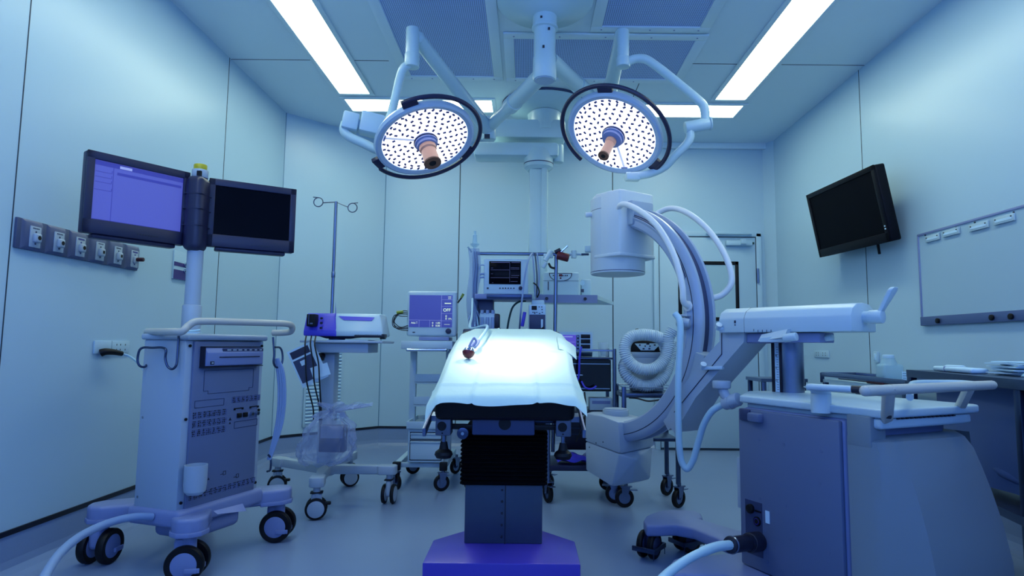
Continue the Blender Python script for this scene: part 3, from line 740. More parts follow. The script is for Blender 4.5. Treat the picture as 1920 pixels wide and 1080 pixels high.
grille(.262, .442, .71, .737); grille(.05, .435, .312, .34)
mb = MB(CF)
for k in (0, 1): mb.box((.31 + k * .038, yF - .003, .648), (.026, .01, .022), .003)
mb.mi = 1
for k in (0, 1): mb.cyl((.388 + k * .036, yF, .648), (.388 + k * .036, yF - .012, .648), .0105, n=16)
mb.mi = 2
for k in (0, 1): mb.cyl((.388 + k * .036, yF - .011, .648), (.388 + k * .036, yF - .0125, .648), .005, n=12)
mb.mi = 0
for k in (0, 1): mb.box((.305 + k * .1, yF - .001, .682), (.055, .004, .004)); mb.box((.28 + k * .1, yF - .001, .679), (.008, .006, .009)); mb.box((.33 + k * .1, yF - .001, .679), (.008, .006, .009))
mb.build('connector_ports', [M['black'], M['chrome'], M['dark']], fp)
# small printed marks: warning triangles and arrows with connector symbols
for x, z, s_ in ((.257, .636, .008), (.257, .618, .006), (.15, .385, .006)):
    mb = MB(CF); mb.prism([(x - s_, z - s_ * .7), (x + s_, z - s_ * .7), (x, z + s_)], yF - .0008, yF, M=Matrix(((1, 0, 0, 0), (0, 0, 1, 0), (0, 1, 0, 0), (0, 0, 0, 1)))); mb.build('printed_marking', M['dark'], fp)
for x, z in ((.24, .395), (.32, .367)):
    mb = MB(CF); mb.box((x, yF, z + .008), (.014, .0014, .0018)); mb.box((x, yF, z - .008), (.014, .0014, .0018)); mb.box((x - .007, yF, z), (.0018, .0014, .016)); mb.box((x + .007, yF, z), (.0018, .0014, .016)); mb.box((x - .016, yF, z - .003), (.014, .0014, .002)); mb.build('printed_marking', M['dark'], fp)
# bottle holder cup low on the left edge
mb = MB(CF); mb.lathe([(0, .345), (.03, .347), (.042, .36), (.0455, .39), (.046, .47), (.042, .47), (.041, .39), (.03, .36), (0, .358)], (.036, -.05, 0), n=28); mb.build('holder_cup', M['white_cool'], cart)
# top cover
mb = MB(CF); mb.box((LU / 2 - .004, LV / 2 - .003, Z1 + .014), (LU + .012, LV + .03, .028), .01, seg=3); mb.build('top_cover', M['white_cool'], cart)
# tubular beige handle
mb = MB()
mb.tube([at(276, 622, 2.98), at(279, 622, 2.82), at(296, 622, 2.72), at(325, 622, 2.62), at(342, 621, 2.60), at(352, 612, 2.62), at(364, 604, 2.64), at(385, 602.5, 2.68), at(450, 604, 2.82), at(515, 606, 3.0), at(536, 607, 3.07), at(546, 610, 3.12), at(548, 616, 3.14), at(544, 622, 3.16), at(530, 624, 3.17), at(512, 624, 3.18)], .0155, n=14, per=6)
mb.build('push_handle', M['beige'], cart)
# steel wire cable hooks on both sides
def hook(mb, P): mb.tube(P, .0052, n=8, per=5)
mb = MB(); X = lambda px, py: at(px, py, 2.70)
P = [at(283, 627, 2.84), at(281, 650, 2.83), at(278, 676, 2.80), at(271, 688, 2.76), at(262, 686, 2.74), at(258, 676, 2.74), at(262, 656, 2.74), at(268, 652, 2.74), at(285, 652, 2.72), at(305, 652, 2.69), at(311, 656, 2.68), at(310, 672, 2.68), at(315, 688, 2.68), at(323, 692, 2.68), at(330, 686, 2.68), at(333, 665, 2.69), at(335, 630, 2.70)]
hook(mb, P); mb.build('cable_hook', M['steel_dark'], cart)
mb = MB(); hook(mb, [at(512, 632, 3.19), at(514, 665, 3.19), at(513, 680, 3.19), at(517, 688, 3.21), at(523, 688, 3.23), at(529, 680, 3.24), at(529, 660, 3.24), at(525, 652, 3.23), at(516, 651, 3.2)]); mb.build('cable_hook', M['steel_dark'], cart)
mb = MB(); hook(mb, [at(503, 853, 3.2), at(507, 858, 3.22), at(508, 870, 3.22), at(506, 882, 3.22), at(501, 884, 3.2)]); mb.build('cable_hook', M['steel_dark'], cart)
# cable bundle hanging on the right hook
mb = MB()
for dx in (-4, 0, 4, 7): mb.tube([at(518 + dx * .5, 672, 3.22), at(524 + dx, 695, 3.23), at(527 + dx * 1.1, 740, 3.24), at(523 + dx, 790, 3.24), at(512 + dx * .6, 835, 3.23), at(504 + dx * .3, 862, 3.22)], .0068, n=8)
mb.build('hanging_cable', M['cable_grey'], cart)
# wheeled base
BC = CF @ V((LU / 2 - .0, LV / 2 + .005, 0))
W = {'front': atz(350, 1088, 0), 'right': atz(520, 1012, 0), 'left': atz(186, 1056, 0)}
W['back'] = W['left'] + W['right'] - W['front']
ctr = (W['left'] + W['right']) / 2
mb = MB(CF); mb.box((LU / 2, LV / 2, .245), (LU + .03, LV + .05, .075), .02, seg=3); mb.box((LU / 2, LV / 2, .175), (LU * .62, LV * .9, .09), .03, seg=3)
mb.build('base', M['grey_blue'], cart)
for k in W:
    w = W[k]; d = w - ctr; d.z = 0; n = V((-d.y, d.x, 0)).normalized(); dn = d.normalized()
    fr = Matrix(((dn.x, n.x, 0, w.x), (dn.y, n.y, 0, w.y), (0, 0, 1, 0), (0, 0, 0, 1))); L = d.length
    mb = MB(fr); poly = [(-L * .75, -.095), (-.09, -.075), (.01, -.07), (.05, -.045), (.062, 0), (.05, .045), (.01, .07), (-.09, .075), (-L * .75, .095)]
    mb.prism(poly, .19, .262, bev=.016, seg=3); mb.prism([(x * .96 if x < 0 else x * 1.08, y * 1.07) for x, y in [(-.1, -.072)] + poly[2:7] + [(-.1, .072)]], .186, .206, bev=.004)
    mb.build('base_arm', M['grey_blue'], cart)
    ang = {'front': .2, 'right': .1, 'left': 1.55, 'back': .6}[k]
    wf = Matrix.Translation((w.x, w.y, 0)) @ Matrix.Rotation(ang, 4, 'Z')
    mb = MB(wf); mb.cyl((0, 0, .1), (0, 0, .19), .03, n=16); mb.box((-.012, 0, .125), (.085, .052, .11), .02, seg=3)
    mb.box((.03, -.062, .055), (.05, .012, .02), .003); mb.box((.058, 0, .055), (.012, .13, .02), .003)
    cst = mb.build('caster', M['grey_blue'], cart)
    for s_ in (-1, 1):
        mb = MB(wf); mb.lathe([(0, -.014), (.05, -.014), (.055, -.017), (.073, -.0165), (.0765, -.01), (.0765, .01), (.073, .0165), (.055, .017), (.05, .014), (0, .014)], (0, s_ * .043, .0765), (0, 1, 0), n=36)
        mb.mi = 1; mb.cyl((0, s_ * .043 - .0155, .0765), (0, s_ * .043 + .0155, .0765), .053, n=32, bev=.004)
        mb.build('wheel', [M['black'], M['grey_blue']], cst)
mb = MB(); mb.tube([at(285, 969, 2.72), at(255, 969, 2.66), at(215, 977, 2.58), at(160, 1000, 2.42), at(120, 1030, 2.25), at(95, 1062, 2.1), at(78, 1095, 1.98), at(66, 1130, 1.9)], .0155, n=12)
mb.build('power_cable', M['cable_grey'], cart)
mb = MB(); q = atz(438, 968, .2); mb.hull([at(400, 958, 2.74), at(455, 944, 2.86), at(462, 958, 2.86), at(408, 964, 2.74), at(400, 958, 2.78), at(455, 944, 2.9)]); mb.build('pedal', M['grey_blue'], cart)
# papers and ties on the cart top
# mast and monitors
MP = at(359, 600, 3.0); MXp, MYp = MP.x, 3.0
zt = Z1 + .028
mb = MB(); zs = at(359, 572, 3.0).z; mb.cyl((MXp, MYp, zt - .01), (MXp, MYp, zs), .043, n=28, bev=.006); mb.cyl((MXp, MYp, zs), (MXp, MYp, at(362, 470, 3.0).z), .036, n=28); mb.build('mast', M['white_cool'], cart)
zh0, zh1 = at(365, 472, 3.0).z, at(370, 333, 3.0).z
mb = MB(); mb.box((MXp, MYp - .01, (zh0 + zh1) / 2), (.088, .1, zh1 - zh0), .03, seg=4)
for f in (.33, .55, .75): mb.box((MXp, MYp - .01, zh0 + (zh1 - zh0) * f), (.0895, .1015, .003))
mb.build('mast_hub', M['navy'], cart)
mb = MB(); z2 = at(371, 319, 3.0).z; z3 = at(372, 309, 3.0).z
mb.cyl((MXp, MYp, zh1 - .004), (MXp, MYp, z2), .037, n=28, bev=.004); mb.mi = 1; mb.cyl((MXp, MYp, z2 - .002), (MXp, MYp, z3), .03, n=28, bev=.004); mb.mi = 2; mb.box((MXp + .015, MYp - .035, zh1 + .012), (.02, .012, .024))
mb.build('mast_cap', [M['white_cool'], M['yellow'], M['black']], cart)
def cart_monitor(a, b, ht, hb, nm, scr):
    """a, b: left and right ends of the front plane (plan view); vertical panel"""
    a, b = V(a), V(b); L = (b - a).length
    F_ = basis(V((a.x, a.y, 0)), V((b.x - a.x, b.y - a.y, 0)))        # x right, y away, z up
    mb = MB(F_); H = ht - hb; zc = (ht + hb) / 2
    mb.box((L / 2, .022, zc), (L, .044, H), .008, seg=3); mb.box((L / 2, .06, zc), (L * .7, .05, H * .7), .02)
    # bezel
    bt, bs, bb = .035, .03, .062
    for c, s_ in (((L / 2, -.004, ht - bt / 2), (L, .012, bt)), ((L / 2, -.004, hb + bb / 2), (L, .012, bb)), ((bs / 2, -.004, zc), (bs, .012, H)), ((L - bs / 2, -.004, zc), (bs, .012, H))): mb.box(c, s_, .003)
    mb.box((L / 2, .03, hb - .008), (L * .8, .05, .02), .006)
    mon = mb.build('monitor', M['navy'], cart)
    mb = MB(F_); w, h = L - 2 * bs, H - bt - bb; zc2 = hb + bb + h / 2
    mb.box((L / 2, -.0008, zc2), (w, .002, h)); s = mb.build('screen', M[scr], mon)
    mb = MB(F_)
    for k in range(8): mb.box((L * .5 + k * .012, -.0105, hb + .022), (.007, .003, .004))
    mb.build('control_buttons', M['dark'], mon)
    return F_, L, w, h, zc2, bs, s
M['ui_bg'] = mat('screen_ui', lin(60, 70, 160), .3, emit=lin(84, 92, 168), estr=.6)
M['ui_dark'] = mat('screen_ui_dark', lin(30, 40, 120), .3, emit=lin(50, 54, 158), estr=.7)
M['ui_light'] = mat('screen_ui_light', lin(130, 140, 190), .3, emit=lin(150, 160, 205), estr=.7)
p0, p1 = at(158, 360, 2.62), at(352, 390, 2.98)
F_, L, w, h, zc2, bs, s = cart_monitor((p0.x, p0.y, 0), (p1.x, p1.y, 0), 1.815, 1.455, 'monitor', 'ui_bg')
mb = MB(F_); x0 = bs; zt_ = zc2 + h / 2
mb.box((L / 2, -.0022, zt_ - .012), (w, .0014, .02)); mb.box((L / 2 + w * .11, -.0022, zt_ - .045), (w * .74, .0014, .012)); mb.mi = 1
mb.box((x0 + w * .2, -.0024, zc2 - .01), (.0018, .0014, h * .92))
for k, (zz, ww) in enumerate(((.05, .17), (.073, .17), (.096, .17), (.13, .18))): mb.box((x0 + w * .1, -.0024, zt_ - zz), (w * ww, .0014, .0016)); mb.box((x0 + w * (.1 + ww / 2), -.0024, zt_ - zz + .006), (.0015, .0014, .012))
mb.box((L / 2, -.0024, zc2 - h / 2 + .002), (w, .0014, .002)); mb.box((x0 + .001, -.0024, zc2), (.002, .0014, h))
mb.mi = 2; mb.box((x0 + w * .33, -.0026, zt_ - .014), (.05, .0014, .012), .0); mb.mi = 1; mb.box((x0 + w * .47, -.0026, zt_ - .014), (.05, .0014, .012))
mb.build('screen_graphics', [M['ui_dark'], M['ui_dark'], M['ui_light']], s)
p0, p1 = at(389, 400, 3.06), at(553, 420, 3.28)
cart_monitor((p0.x, p0.y, 0), (p1.x, p1.y, 0), 1.812, 1.468, 'monitor', 'screen_off')
mb = MB(); mb.box((MXp - .02, MYp - .02, 1.64), (.09, .05, .16), .01); mb.build('monitor_bracket', M['navy'], cart)

# loose papers with a white tie on top of the cart
c = CF @ V((.10, .15, Z1 + .0285))
t = thing('paper_sheet', 'small stack of papers lying on top of the twin monitor cart', 'paper', c)
mb = MB(Matrix.Translation(c) @ Matrix.Rotation(.5, 4, 'Z'))
for k in range(3): mb.box((.004 * k, .003 * k, .0015 + .003 * k), (.13, .10, .0022), M=Matrix.Rotation(.1 * k, 4, 'Z'))
mb.build('sheets', M['paper'], t)
mb = MB(Matrix.Translation(c)); mb.tube([(-.03, -.07, .012), (.0, -.03, .02), (.03, .02, .014), (.06, .05, .02)], .004, n=8); mb.build('tie', M['cable_white'], t)

# ================================================================== LEFT WALL FITTINGS
y0, y1 = 2.60, 3.43
t = thing('gas_outlet_panel', 'long grey metal wall plate with six white gas outlets', 'gas outlet panel', (XL, (y0 + y1) / 2, 1.45))
zt, zb = 1.513, 1.382
WM = lambda y, z: Matrix(((0, 0, 1, XL), (1, 0, 0, y), (0, 1, 0, z), (0, 0, 0, 1)))     # x along +Y, y up, z out of the wall
mb = MB(); mb.box((XL + .006, (y0 + y1) / 2, (zt + zb) / 2), (.012, y1 - y0, zt - zb), .002); mb.build('back_plate', M['plate_grey'], t)
for k in range(6):
    yc = y0 + .085 + k * .1385; z = (zt + zb) / 2 + .0
    W_ = WM(yc, z)
    mb = MB(W_); w = .046
    mb.hull([(-w, -.05, .02), (w, -.05, .02), (w, .05, .02), (-w, .05, .02), (-w - .016, -.065, .012), (w, -.065, .012), (w, .065, .012), (-w - .016, .065, .012)])
    hs = mb.build('outlet_housing', M['plate_light'], t)
    mb = MB(W_); mb.box((.004, -.006, .022), (.06, .092, .005), .002); mb.mi = 1
    for yy in (.016, -.036): mb.cyl((.004, yy, .024), (.004, yy, .0256), .0042, n=10)
    mb.box((.004, .031, .0248), (.042, .0075, .0012)) if k in (2, 5) else [mb.box((.004 - .015 + i * .0075, .031, .0248), (.005, .005, .001)) for i in range(5)]
    mb.build('face_plate', [M['white_cool'], M['plate_mark'] if k in (2, 5) else M['grey_dark']], hs)
    if k < 5:
        mb = MB(W_); mb.box((.004, -.011, .032), (.036, .04, .018), .007, seg=3); mb.mi = 1; mb.cyl((.006, -.010, .041), (.006, -.010, .0418), .0095, n=18) if k < 3 else mb.box((.006, -.010, .0412), (.013, .015, .0016))
        mb.build('socket', [M['white_cool'], M['hole']], hs)
    else:
        mb = MB(W_); mb.box((.002, -.011, .03), (.03, .036, .014), .006, seg=3); mb.mi = 1; mb.cyl((.002, -.009, .037), (.002, -.009, .075), .011, n=18, bev=.003); mb.build('plugged_connector', [M['white_cool'], M['red_dark']], hs)
# striped switch plate
t = thing('switch_plate', 'small white and purple striped switch plate beside the monitor mast', 'switch plate', (XL, 3.88, 1.46))
y0, y1, zt, zb = 3.785, 3.99, 1.553, 1.378
mb = MB(); mb.box((XL + .005, (y0 + y1) / 2, (zt + zb) / 2), (.01, y1 - y0, zt - zb), .002); mb.mi = 1
mb.box((XL + .0105, (y0 + y1) / 2, zb + .03), (.002, y1 - y0 - .002, .058)); mb.box((XL + .0105, (y0 + y1) / 2, zb + .094), (.002, y1 - y0 - .002, .024))
mb.build('plate', [M['wall'], M['plate_purple']], t)
for z in (zb + .1, zb + .058):
    mb = MB(); mb.cyl((XL + .01, 3.905, z), (XL + .022, 3.905, z), .014, n=18, bev=.003); mb.mi = 1; mb.cyl((XL + .022, 3.905, z), (XL + .03, 3.905, z), .009, n=14); mb.build('knob', [M['chrome'], M['black']], t)
# wall socket with black plug
y0, y1, zt, zb = 3.135, 3.41, .994, .928
t = thing('wall_socket', 'white double power socket low on the left wall with a black plug in it', 'power socket', (XL, (y0 + y1) / 2, .96))
mb = MB(); mb.box((XL + .005, (y0 + y1) / 2, (zt + zb) / 2), (.01, y1 - y0, zt - zb), .003); mb.mi = 1; mb.box((XL + .0103, (y0 + y1) / 2 - .01, (zt + zb) / 2), (.001, .002, zt - zb)); mb.mi = 2
for yy in (.03, .06, .10):
    for zz in (.02, .046): mb.box((XL + .0105, (y0 + y1) / 2 + yy, zb + zz), (.001, .004, .009))
mb.build('plate', [M['white_teal'], M['seam_soft'], M['dark']], t)
t = thing('power_plug', 'black power plug with white lead pushed into the left wall socket', 'power plug', (XL + .02, 3.2, .955))
mb = MB(); P = [atx(188, 662, XL + .012), atx(197, 659.5, XL + .03), atx(212, 660, XL + .045), atx(228, 663, XL + .055)]
mb.tube(P, lambda u: .02 * (1 - .35 * u) if u > .04 else .012, n=14); mb.build('plug_body', M['black'], t)
mb = MB(); mb.tube([P[-1], at(238, 666, 3.3), at(262, 684, 3.15), at(285, 715, 3.05), at(330, 760, 3.16), at(336, 800, 3.2)], .006, n=8); mb.build('lead', M['cable_white'], t)
# ================================================================== TALL WHEELED STAND WITH PURPLE-AND-WHITE DEVICE
SX, SY = -1.25, 4.0
st = thing('wheeled_stand', 'white wheeled stand with wide column and thin tall infusion pole, casters spread like a star', 'wheeled stand', (SX, SY, 0))
feet = [(atz(592, 973, 0), .25), (atz(729, 944, 0), 1.5), (atz(655, 911, 0), .5), (atz(519, 925, 0), .3)]
zl = .215
mb = MB(); mb.cyl((SX, SY, .17), (SX, SY, .25), .055, n=24, bev=.008); mb.build('hub', M['white_cool'], st)
for f, ang in feet:
    d = V((f.x - SX, f.y - SY, 0)); L = d.length; d.normalize()
    fr = Matrix(((d.x, -d.y, 0, SX), (d.y, d.x, 0, SY), (0, 0, 1, 0), (0, 0, 0, 1)))
    mb = MB(fr); mb.prism([(.02, -.033), (L * .82, -.024), (L * .84, -.042), (L + .03, -.042), (L + .045, -.02), (L + .045, .02), (L + .03, .042), (L * .84, .042), (L * .82, .024), (.02, .033)], zl - .035, zl + .02, bev=.007)
    mb.build('leg', M['white_cool'], st)
    wf = Matrix.Translation((f.x, f.y, 0)) @ Matrix.Rotation(ang, 4, 'Z')
    mb = MB(wf); mb.cyl((0, 0, .12), (0, 0, .182), .02, n=14); mb.box((0, 0, .095), (.06, .034, .1), .014, seg=3); mb.mi = 1; mb.box((.055, 0, .085), (.05, .035, .016), .006); mb.box((0, 0, .148), (.07, .05, .008), .003)
    c = mb.build('caster', [M['white_cool'], M['black']], st)
    for s_ in (-1, 1):
        mb = MB(wf); mb.lathe([(0, -.009), (.05, -.011), (.0575, -.009), (.0605, 0), (.0575, .009), (.05, .011), (0, .009)], (0, s_ * .028, .0605), (0, 1, 0), n=32)
        mb.mi = 1; mb.cyl((0, s_ * .028 - .0115, .0605), (0, s_ * .028 + .0115, .0605), .048, n=30, bev=.003); mb.build('wheel', [M['black'], M['white_cool']], c)
mb = MB(); zc1 = .985; mb.box((SX, SY, (.24 + zc1) / 2), (.092, .10, zc1 - .24), .008); mb.mi = 1
for z in (.56, .86): mb.cyl((SX - .03, SY - .05, z), (SX - .03, SY - .0515, z), .004, n=8)
mb.build('column', [M['white_cool'], M['dark']], st)
a, b = at(597, 660, 3.95), at(696, 660, 3.95); mb = MB(); mb.box(((a.x + b.x) / 2, SY, .965), (b.x - a.x, .26, .06), .004); mb.build('tray_support', M['white_cool'], st)
a, b = at(569, 646, 3.9), at(722, 646, 3.9); mb = MB(); mb.box(((a.x + b.x) / 2, SY, 1.003), (b.x - a.x, .34, .015), .005); mb.mi = 1; mb.box(((a.x + b.x) / 2 + .03, SY - .04, 1.0125), ((b.x - a.x) * .5, .2, .004)); mb.build('tray', [M['white_cool'], M['paper']], st); TX0, TX1 = a.x, b.x
mb = MB(); q = at(601, 673, 3.9); mb.cyl((q.x, q.y + .04, q.z + .02), (q.x, q.y - .03, q.z + .02), .018, n=16, bev=.004); mb.box((q.x, q.y - .05, q.z), (.07, .045, .02), .006); mb.cyl((q.x, q.y - .03, q.z + .03), (q.x, q.y - .03, q.z - .005), .022, n=16, bev=.005); mb.build('clamp_knob', M['black'], st)
# infusion pole
P0 = at(622, 590, 4.12); P1 = at(627, 378, 4.12)
mb = MB(); mb.tube([V((P0.x, 4.12, 1.0)), V((P0.x, 4.12, P1.z))], .0105, n=12, smooth=False); zc = at(624, 515, 4.12).z
mb.cyl((P0.x, 4.12, zc - .02), (P0.x, 4.12, zc + .02), .0135, n=12, bev=.002); mb.build('pole', M['steel'], st)
mb = MB(); r1, r2 = at(597, 379, 4.12), at(661, 389.5, 4.12); mb.tube([r1 + V((.032, 0, -.004)), V((P0.x, 4.12, P1.z - .003)), r2 + V((-.03, 0, .004))], .0035, n=8, smooth=False)
for c in (r1, r2):
    mb.tube([c + V((.031 * math.cos(k * .3142), 0, .031 * math.sin(k * .3142))) for k in range(20)], .0035, n=8, smooth=False, closed=True)
for c, s_ in ((r1, -1), (r2, 1)): mb.tube([c + V((s_ * .0, 0, .031)), c + V((s_ * .036, .0, .034))], .003, n=8, smooth=False)
mb.build('bag_hook', M['steel_dark'], st)
# cables hanging from the device end
mb = MB()
for x0, x1, x2, yb in ((572, 572, 588, 792), (582, 586, 600, 800), (590, 596, 603, 812)): mb.tube([at(x0 + 2, 630, 3.81), at(x0, 646, 3.755), at(x1 + 1, 680, 3.755), at(x1 + 3, 715, 3.765), at(x2 - 1, 765, 3.88), at(x2, yb, 3.95)], .0045, n=8)
mb.build('hanging_cable', M['cable_black'], st)

# device on the tray: purple end block with slot, white body
dz0 = 1.028
dv = thing('surgical_generator', 'long white medical device with purple end block standing on the stand tray', 'medical device', ((TX0 + TX1) / 2, SY - .03, 1.01))
a, b = at(570, 610, 3.84), at(718, 610, 3.84); zt = at(640, 588, 3.9).z; zb = at(640, 634, 3.9).z + .012
s1, s2 = at(600, 610, 3.84), at(628, 610, 3.84)
yf, yb_ = 3.84, 4.06
mb = MB()
pr = [(yf, zb), (yb_, zb), (yb_, zt), (yf + .06, zt), (yf + .045, zt - .012), (yf, zb + .03)]
MX_ = lambda x: Matrix(((0, 0, 1, x), (1, 0, 0, 0), (0, 1, 0, 0), (0, 0, 0, 1)))
mb.hull([V((s2.x - .02, y, z)) for y, z in pr] + [V((b.x - (.03 if z > zb + .05 else 0), y, z)) for y, z in pr], .007)
mb.build('body', M['white_teal'], dv)
mb = MB(); mb.hull([V((s2.x + (.012 if z < zt - .06 else -.012) , y - .004, z + (.002 if z > zb + .02 else -.002))) for y, z in pr] + [V((a.x - .002, y - .004, z)) for y, z in pr], .008); pb = mb.build('end_block', M['purple_dev'], dv)
mb = MB(); xs = at(586, 600, 3.84).x
mb.box((xs, yf + .0, zb + .095), (.054, .06, .075), .004); mb.mi = 1; mb.box((xs - .012, yf - .028, zb + .1), (.003, .012, .06)); mb.box((xs + .004, yf - .03, zb + .075), (.016, .006, .008))
mb.build('slot', [M['black'], M['steel']], pb)
mb = MB()
for k in range(3): mb.cyl((xs + .052 + k * .004, yf + .018 - k * .014, zb + .11 - k * .03), (xs + .052 + k * .004, yf + .004 - k * .014, zb + .108 - k * .03), .007, n=12)
mb.build('button', M['dark'], pb)
nrm = V((0, -(zt - .012 - zb - .03), -(-.045))).normalized()
def onface(px, py):
    d = ray(px, py); P0_ = V((0, yf, zb + .03)); n_ = V((0, -(zt - .042 - zb), .045)).normalized()
    return V((0, 0, HEYE)) + d * ((P0_ - V((0, 0, HEYE))).dot(n_) / d.dot(n_)) + n_ * .001
mb = MB(); mb.slab([onface(635, 593), onface(702, 595.5), onface(697, 602), onface(645, 600.5)], V((0, -.003, .001))); mb.build('purple_stripe', M['purple_dev'], dv)
mb = MB(); mb.box((s2.x + .21, yf + .05, zb + .004), (.18, .1, .022), .003); mb.box((s2.x + .28, yf + .08, zb - .006), (.03, .04, .02)); mb.build('under_slot', M['dark'], dv)
mb = MB(); mb.hull([V((a.x + .06, yf + .03, zb + .004)), V((b.x - .1, yf + .03, zb + .004)), V((a.x + .06, yb_ - .03, zb + .004)), V((b.x - .1, yb_ - .03, zb + .004)), V((a.x + .12, yf + .07, 1.022)), V((a.x + .24, yf + .07, 1.022)), V((a.x + .12, yb_ - .05, 1.022)), V((a.x + .24, yb_ - .05, 1.022))]); mb.cyl((a.x + .17, 3.96, 1.0155), (a.x + .17, 3.96, 1.03), .05, n=20)
mb.build('swivel_foot', M['grey_dark'], dv)

# instruction cards hanging at a slant beside the stand
q = at(577, 683, 3.80)
cd_ = thing('instruction_card', 'tilted white instruction card with dark pictures hanging beside the wheeled stand', 'instruction card', q)
fr = basis(q, V((.86, .1, .43)), V((-.43, 0, .86)))
mb = MB(fr); mb.box((0, 0, 0), (.165, .003, .24)); cardo = mb.build('card', M['paper'], cd_)
mb = MB(fr); mb.box((-.012, -.002, .085), (.115, .0015, .045)); mb.build('picture', M['navy'], cardo)
mb = MB(fr); mb.box((-.012, -.002, -.022), (.12, .0015, .145)); mb.mi = 1; mb.box((.03, -.003, -.06), (.055, .0012, .05)); mb.box((-.02, -.003, .02), (.03, .0012, .03)); mb.build('picture', [M['grey_dark'], M['paper']], cardo)
mb = MB(fr); mb.box((.06, -.006, -.065), (.105, .002, .075), M=Matrix.Rotation(.12, 4, 'Y')); mb.build('attached_slip', M['paper'], cd_)

# clear plastic bag over a grey foot switch box
bz = .24
q = at(624, 822, 3.75)
pbx = thing('foot_switch_box', 'grey foot switch box inside a clear plastic bag on the stand legs', 'foot switch', (q.x, 3.80, q.z - .1))
mb = MB(); mb.box((q.x, 3.76, q.z), (.15, .07, .155), .006); mb.mi = 1; mb.box((q.x, 3.7235, q.z + .04), (.13, .004, .07)); mb.build('box', [M['grey_dark'], M['panel_grey']], pbx)
bg = thing('plastic_bag', 'wrinkled translucent plastic bag hung around the grey foot switch box', 'plastic bag', (q.x, 3.80, q.z - .2))
rb = random.Random(3)
def bag():
    cen = [(at(620, 783, 3.77), .075, .05), (at(620, 800, 3.76), .13, .085), (at(617, 822, 3.75), .145, .095), (at(612, 845, 3.75), .16, .10), (at(606, 862, 3.75), .14, .085), (at(600, 871, 3.75), .075, .045)]
    def fn(u, v):
        k = v * (len(cen) - 1); i = min(int(k), len(cen) - 2); f = k - i
        c = cen[i][0].lerp(cen[i + 1][0], f); rx = cen[i][1] * (1 - f) + cen[i + 1][1] * f; ry = cen[i][2] * (1 - f) + cen[i + 1][2] * f
        a = u * 2 * PI
        w = 1 + .10 * math.sin(5 * a + 4 * v) * math.sin(3 * v + 1) + .06 * math.sin(11 * a - 9 * v) + .04 * math.sin(17 * a + 23 * v)
        ca, sa = math.cos(a), math.sin(a); e = .75
        return c + V((rx * math.copysign(abs(ca) ** e, ca) * w, ry * math.copysign(abs(sa) ** e, sa) * w, .01 * math.sin(7 * a + 3 * v)))
    mb = MB(); mb.grid(fn, 72, 40); mb.build('film', M['film'], bg, sharp=70)
    mb = MB()     # ruffled, tied mouth of the bag
    top = cen[0][0]
    def fn2(u, v):
        a = u * 2 * PI; w = 1 + .25 * math.sin(9 * a) + .15 * math.sin(15 * a + 2)
        r = .075 * (1 - v) + .02 if v < .5 else .02 + .12 * (v - .5) * 2
        return top + V((r * w * math.cos(a) + .09 * v * v, r * .6 * w * math.sin(a), .075 * v + .015 * math.sin(7 * a) * v))
    mb.grid(fn2, 60, 14); mb.build('bag_mouth', M['film'], bg, sharp=70)
def film_mat():
    m, nt, b = new_mat('plastic_film')
    b.inputs['Base Color'].default_value = lin(170, 190, 235); b.inputs['Roughness'].default_value = .25
    tr = nt.nodes.new('ShaderNodeBsdfTransparent'); mx = nt.nodes.new('ShaderNodeMixShader'); out = nt.nodes['Material Output']
    lw = nt.nodes.new('ShaderNodeLayerWeight'); lw.inputs[0].default_value = .35
    mr = nt.nodes.new('ShaderNodeMapRange'); mr.inputs[3].default_value = .22; mr.inputs[4].default_value = .75
    nt.links.new(lw.outputs['Facing'], mr.inputs[0]); nt.links.new(mr.outputs[0], mx.inputs[0])
    nt.links.new(tr.outputs[0], mx.inputs[1]); nt.links.new(b.outputs[0], mx.inputs[2]); nt.links.new(mx.outputs[0], out.inputs[0])
    return m
M['film'] = film_mat()
bag()

# ================================================================== WHITE TROLLEY WITH PATIENT MONITOR
RX0, RX1, RY0, RY1 = -.90, -.535, 4.36, 4.95
tr = thing('drawer_trolley', 'white metal trolley with shelves and drawers standing behind the operating table', 'trolley', ((RX0 + RX1) / 2, (RY0 + RY1) / 2, 0))
def steel_caster(root, x, y, r, ang=0., w=.022):
    wf = Matrix.Translation((x, y, 0)) @ Matrix.Rotation(ang, 4, 'Z')
    mb = MB(wf); mb.box((.01, 0, 2 * r + .012), (.07, .045, .008), .002)
    for s_ in (-1, 1): mb.hull([(.035, s_ * .016, 2 * r + .01), (-.02, s_ * .016, 2 * r + .01), (-.012, s_ * .016, r - .008), (.012, s_ * .016, r - .008), (.035, s_ * .019, 2 * r + .01), (-.02, s_ * .019, 2 * r + .01), (-.012, s_ * .019, r - .008), (.012, s_ * .019, r - .008)])
    mb.box((.055, 0, 2 * r - .01), (.05, .035, .006), .002); mb.cyl((0, -.024, r), (0, .024, r), .006, n=10); mb.cyl((.01, 0, 2 * r + .012), (.01, 0, 2 * r + .035), .012, n=12)
    c = mb.build('caster', M['steel'], root)
    mb = MB(wf); mb.lathe([(r * .62, -w / 2), (r * .9, -w / 2), (r, -w * .3), (r, w * .3), (r * .9, w / 2), (r * .62, w / 2)], (0, 0, r), (0, 1, 0), n=28); mb.mi = 1; mb.cyl((0, -w * .35, r), (0, w * .35, r), r * .64, n=24); mb.build('wheel', [M['black'], M['steel']], c)
    return c
zb_ = .165
for x, y, an in ((RX0 + .02, RY0 + .0, 2.4), (RX1 - .03, RY0 - .02, .4), (RX0 + .04, RY1 - .05, .5), (RX1, RY1 - .03, .9)): steel_caster(tr, x, y, .055, an)
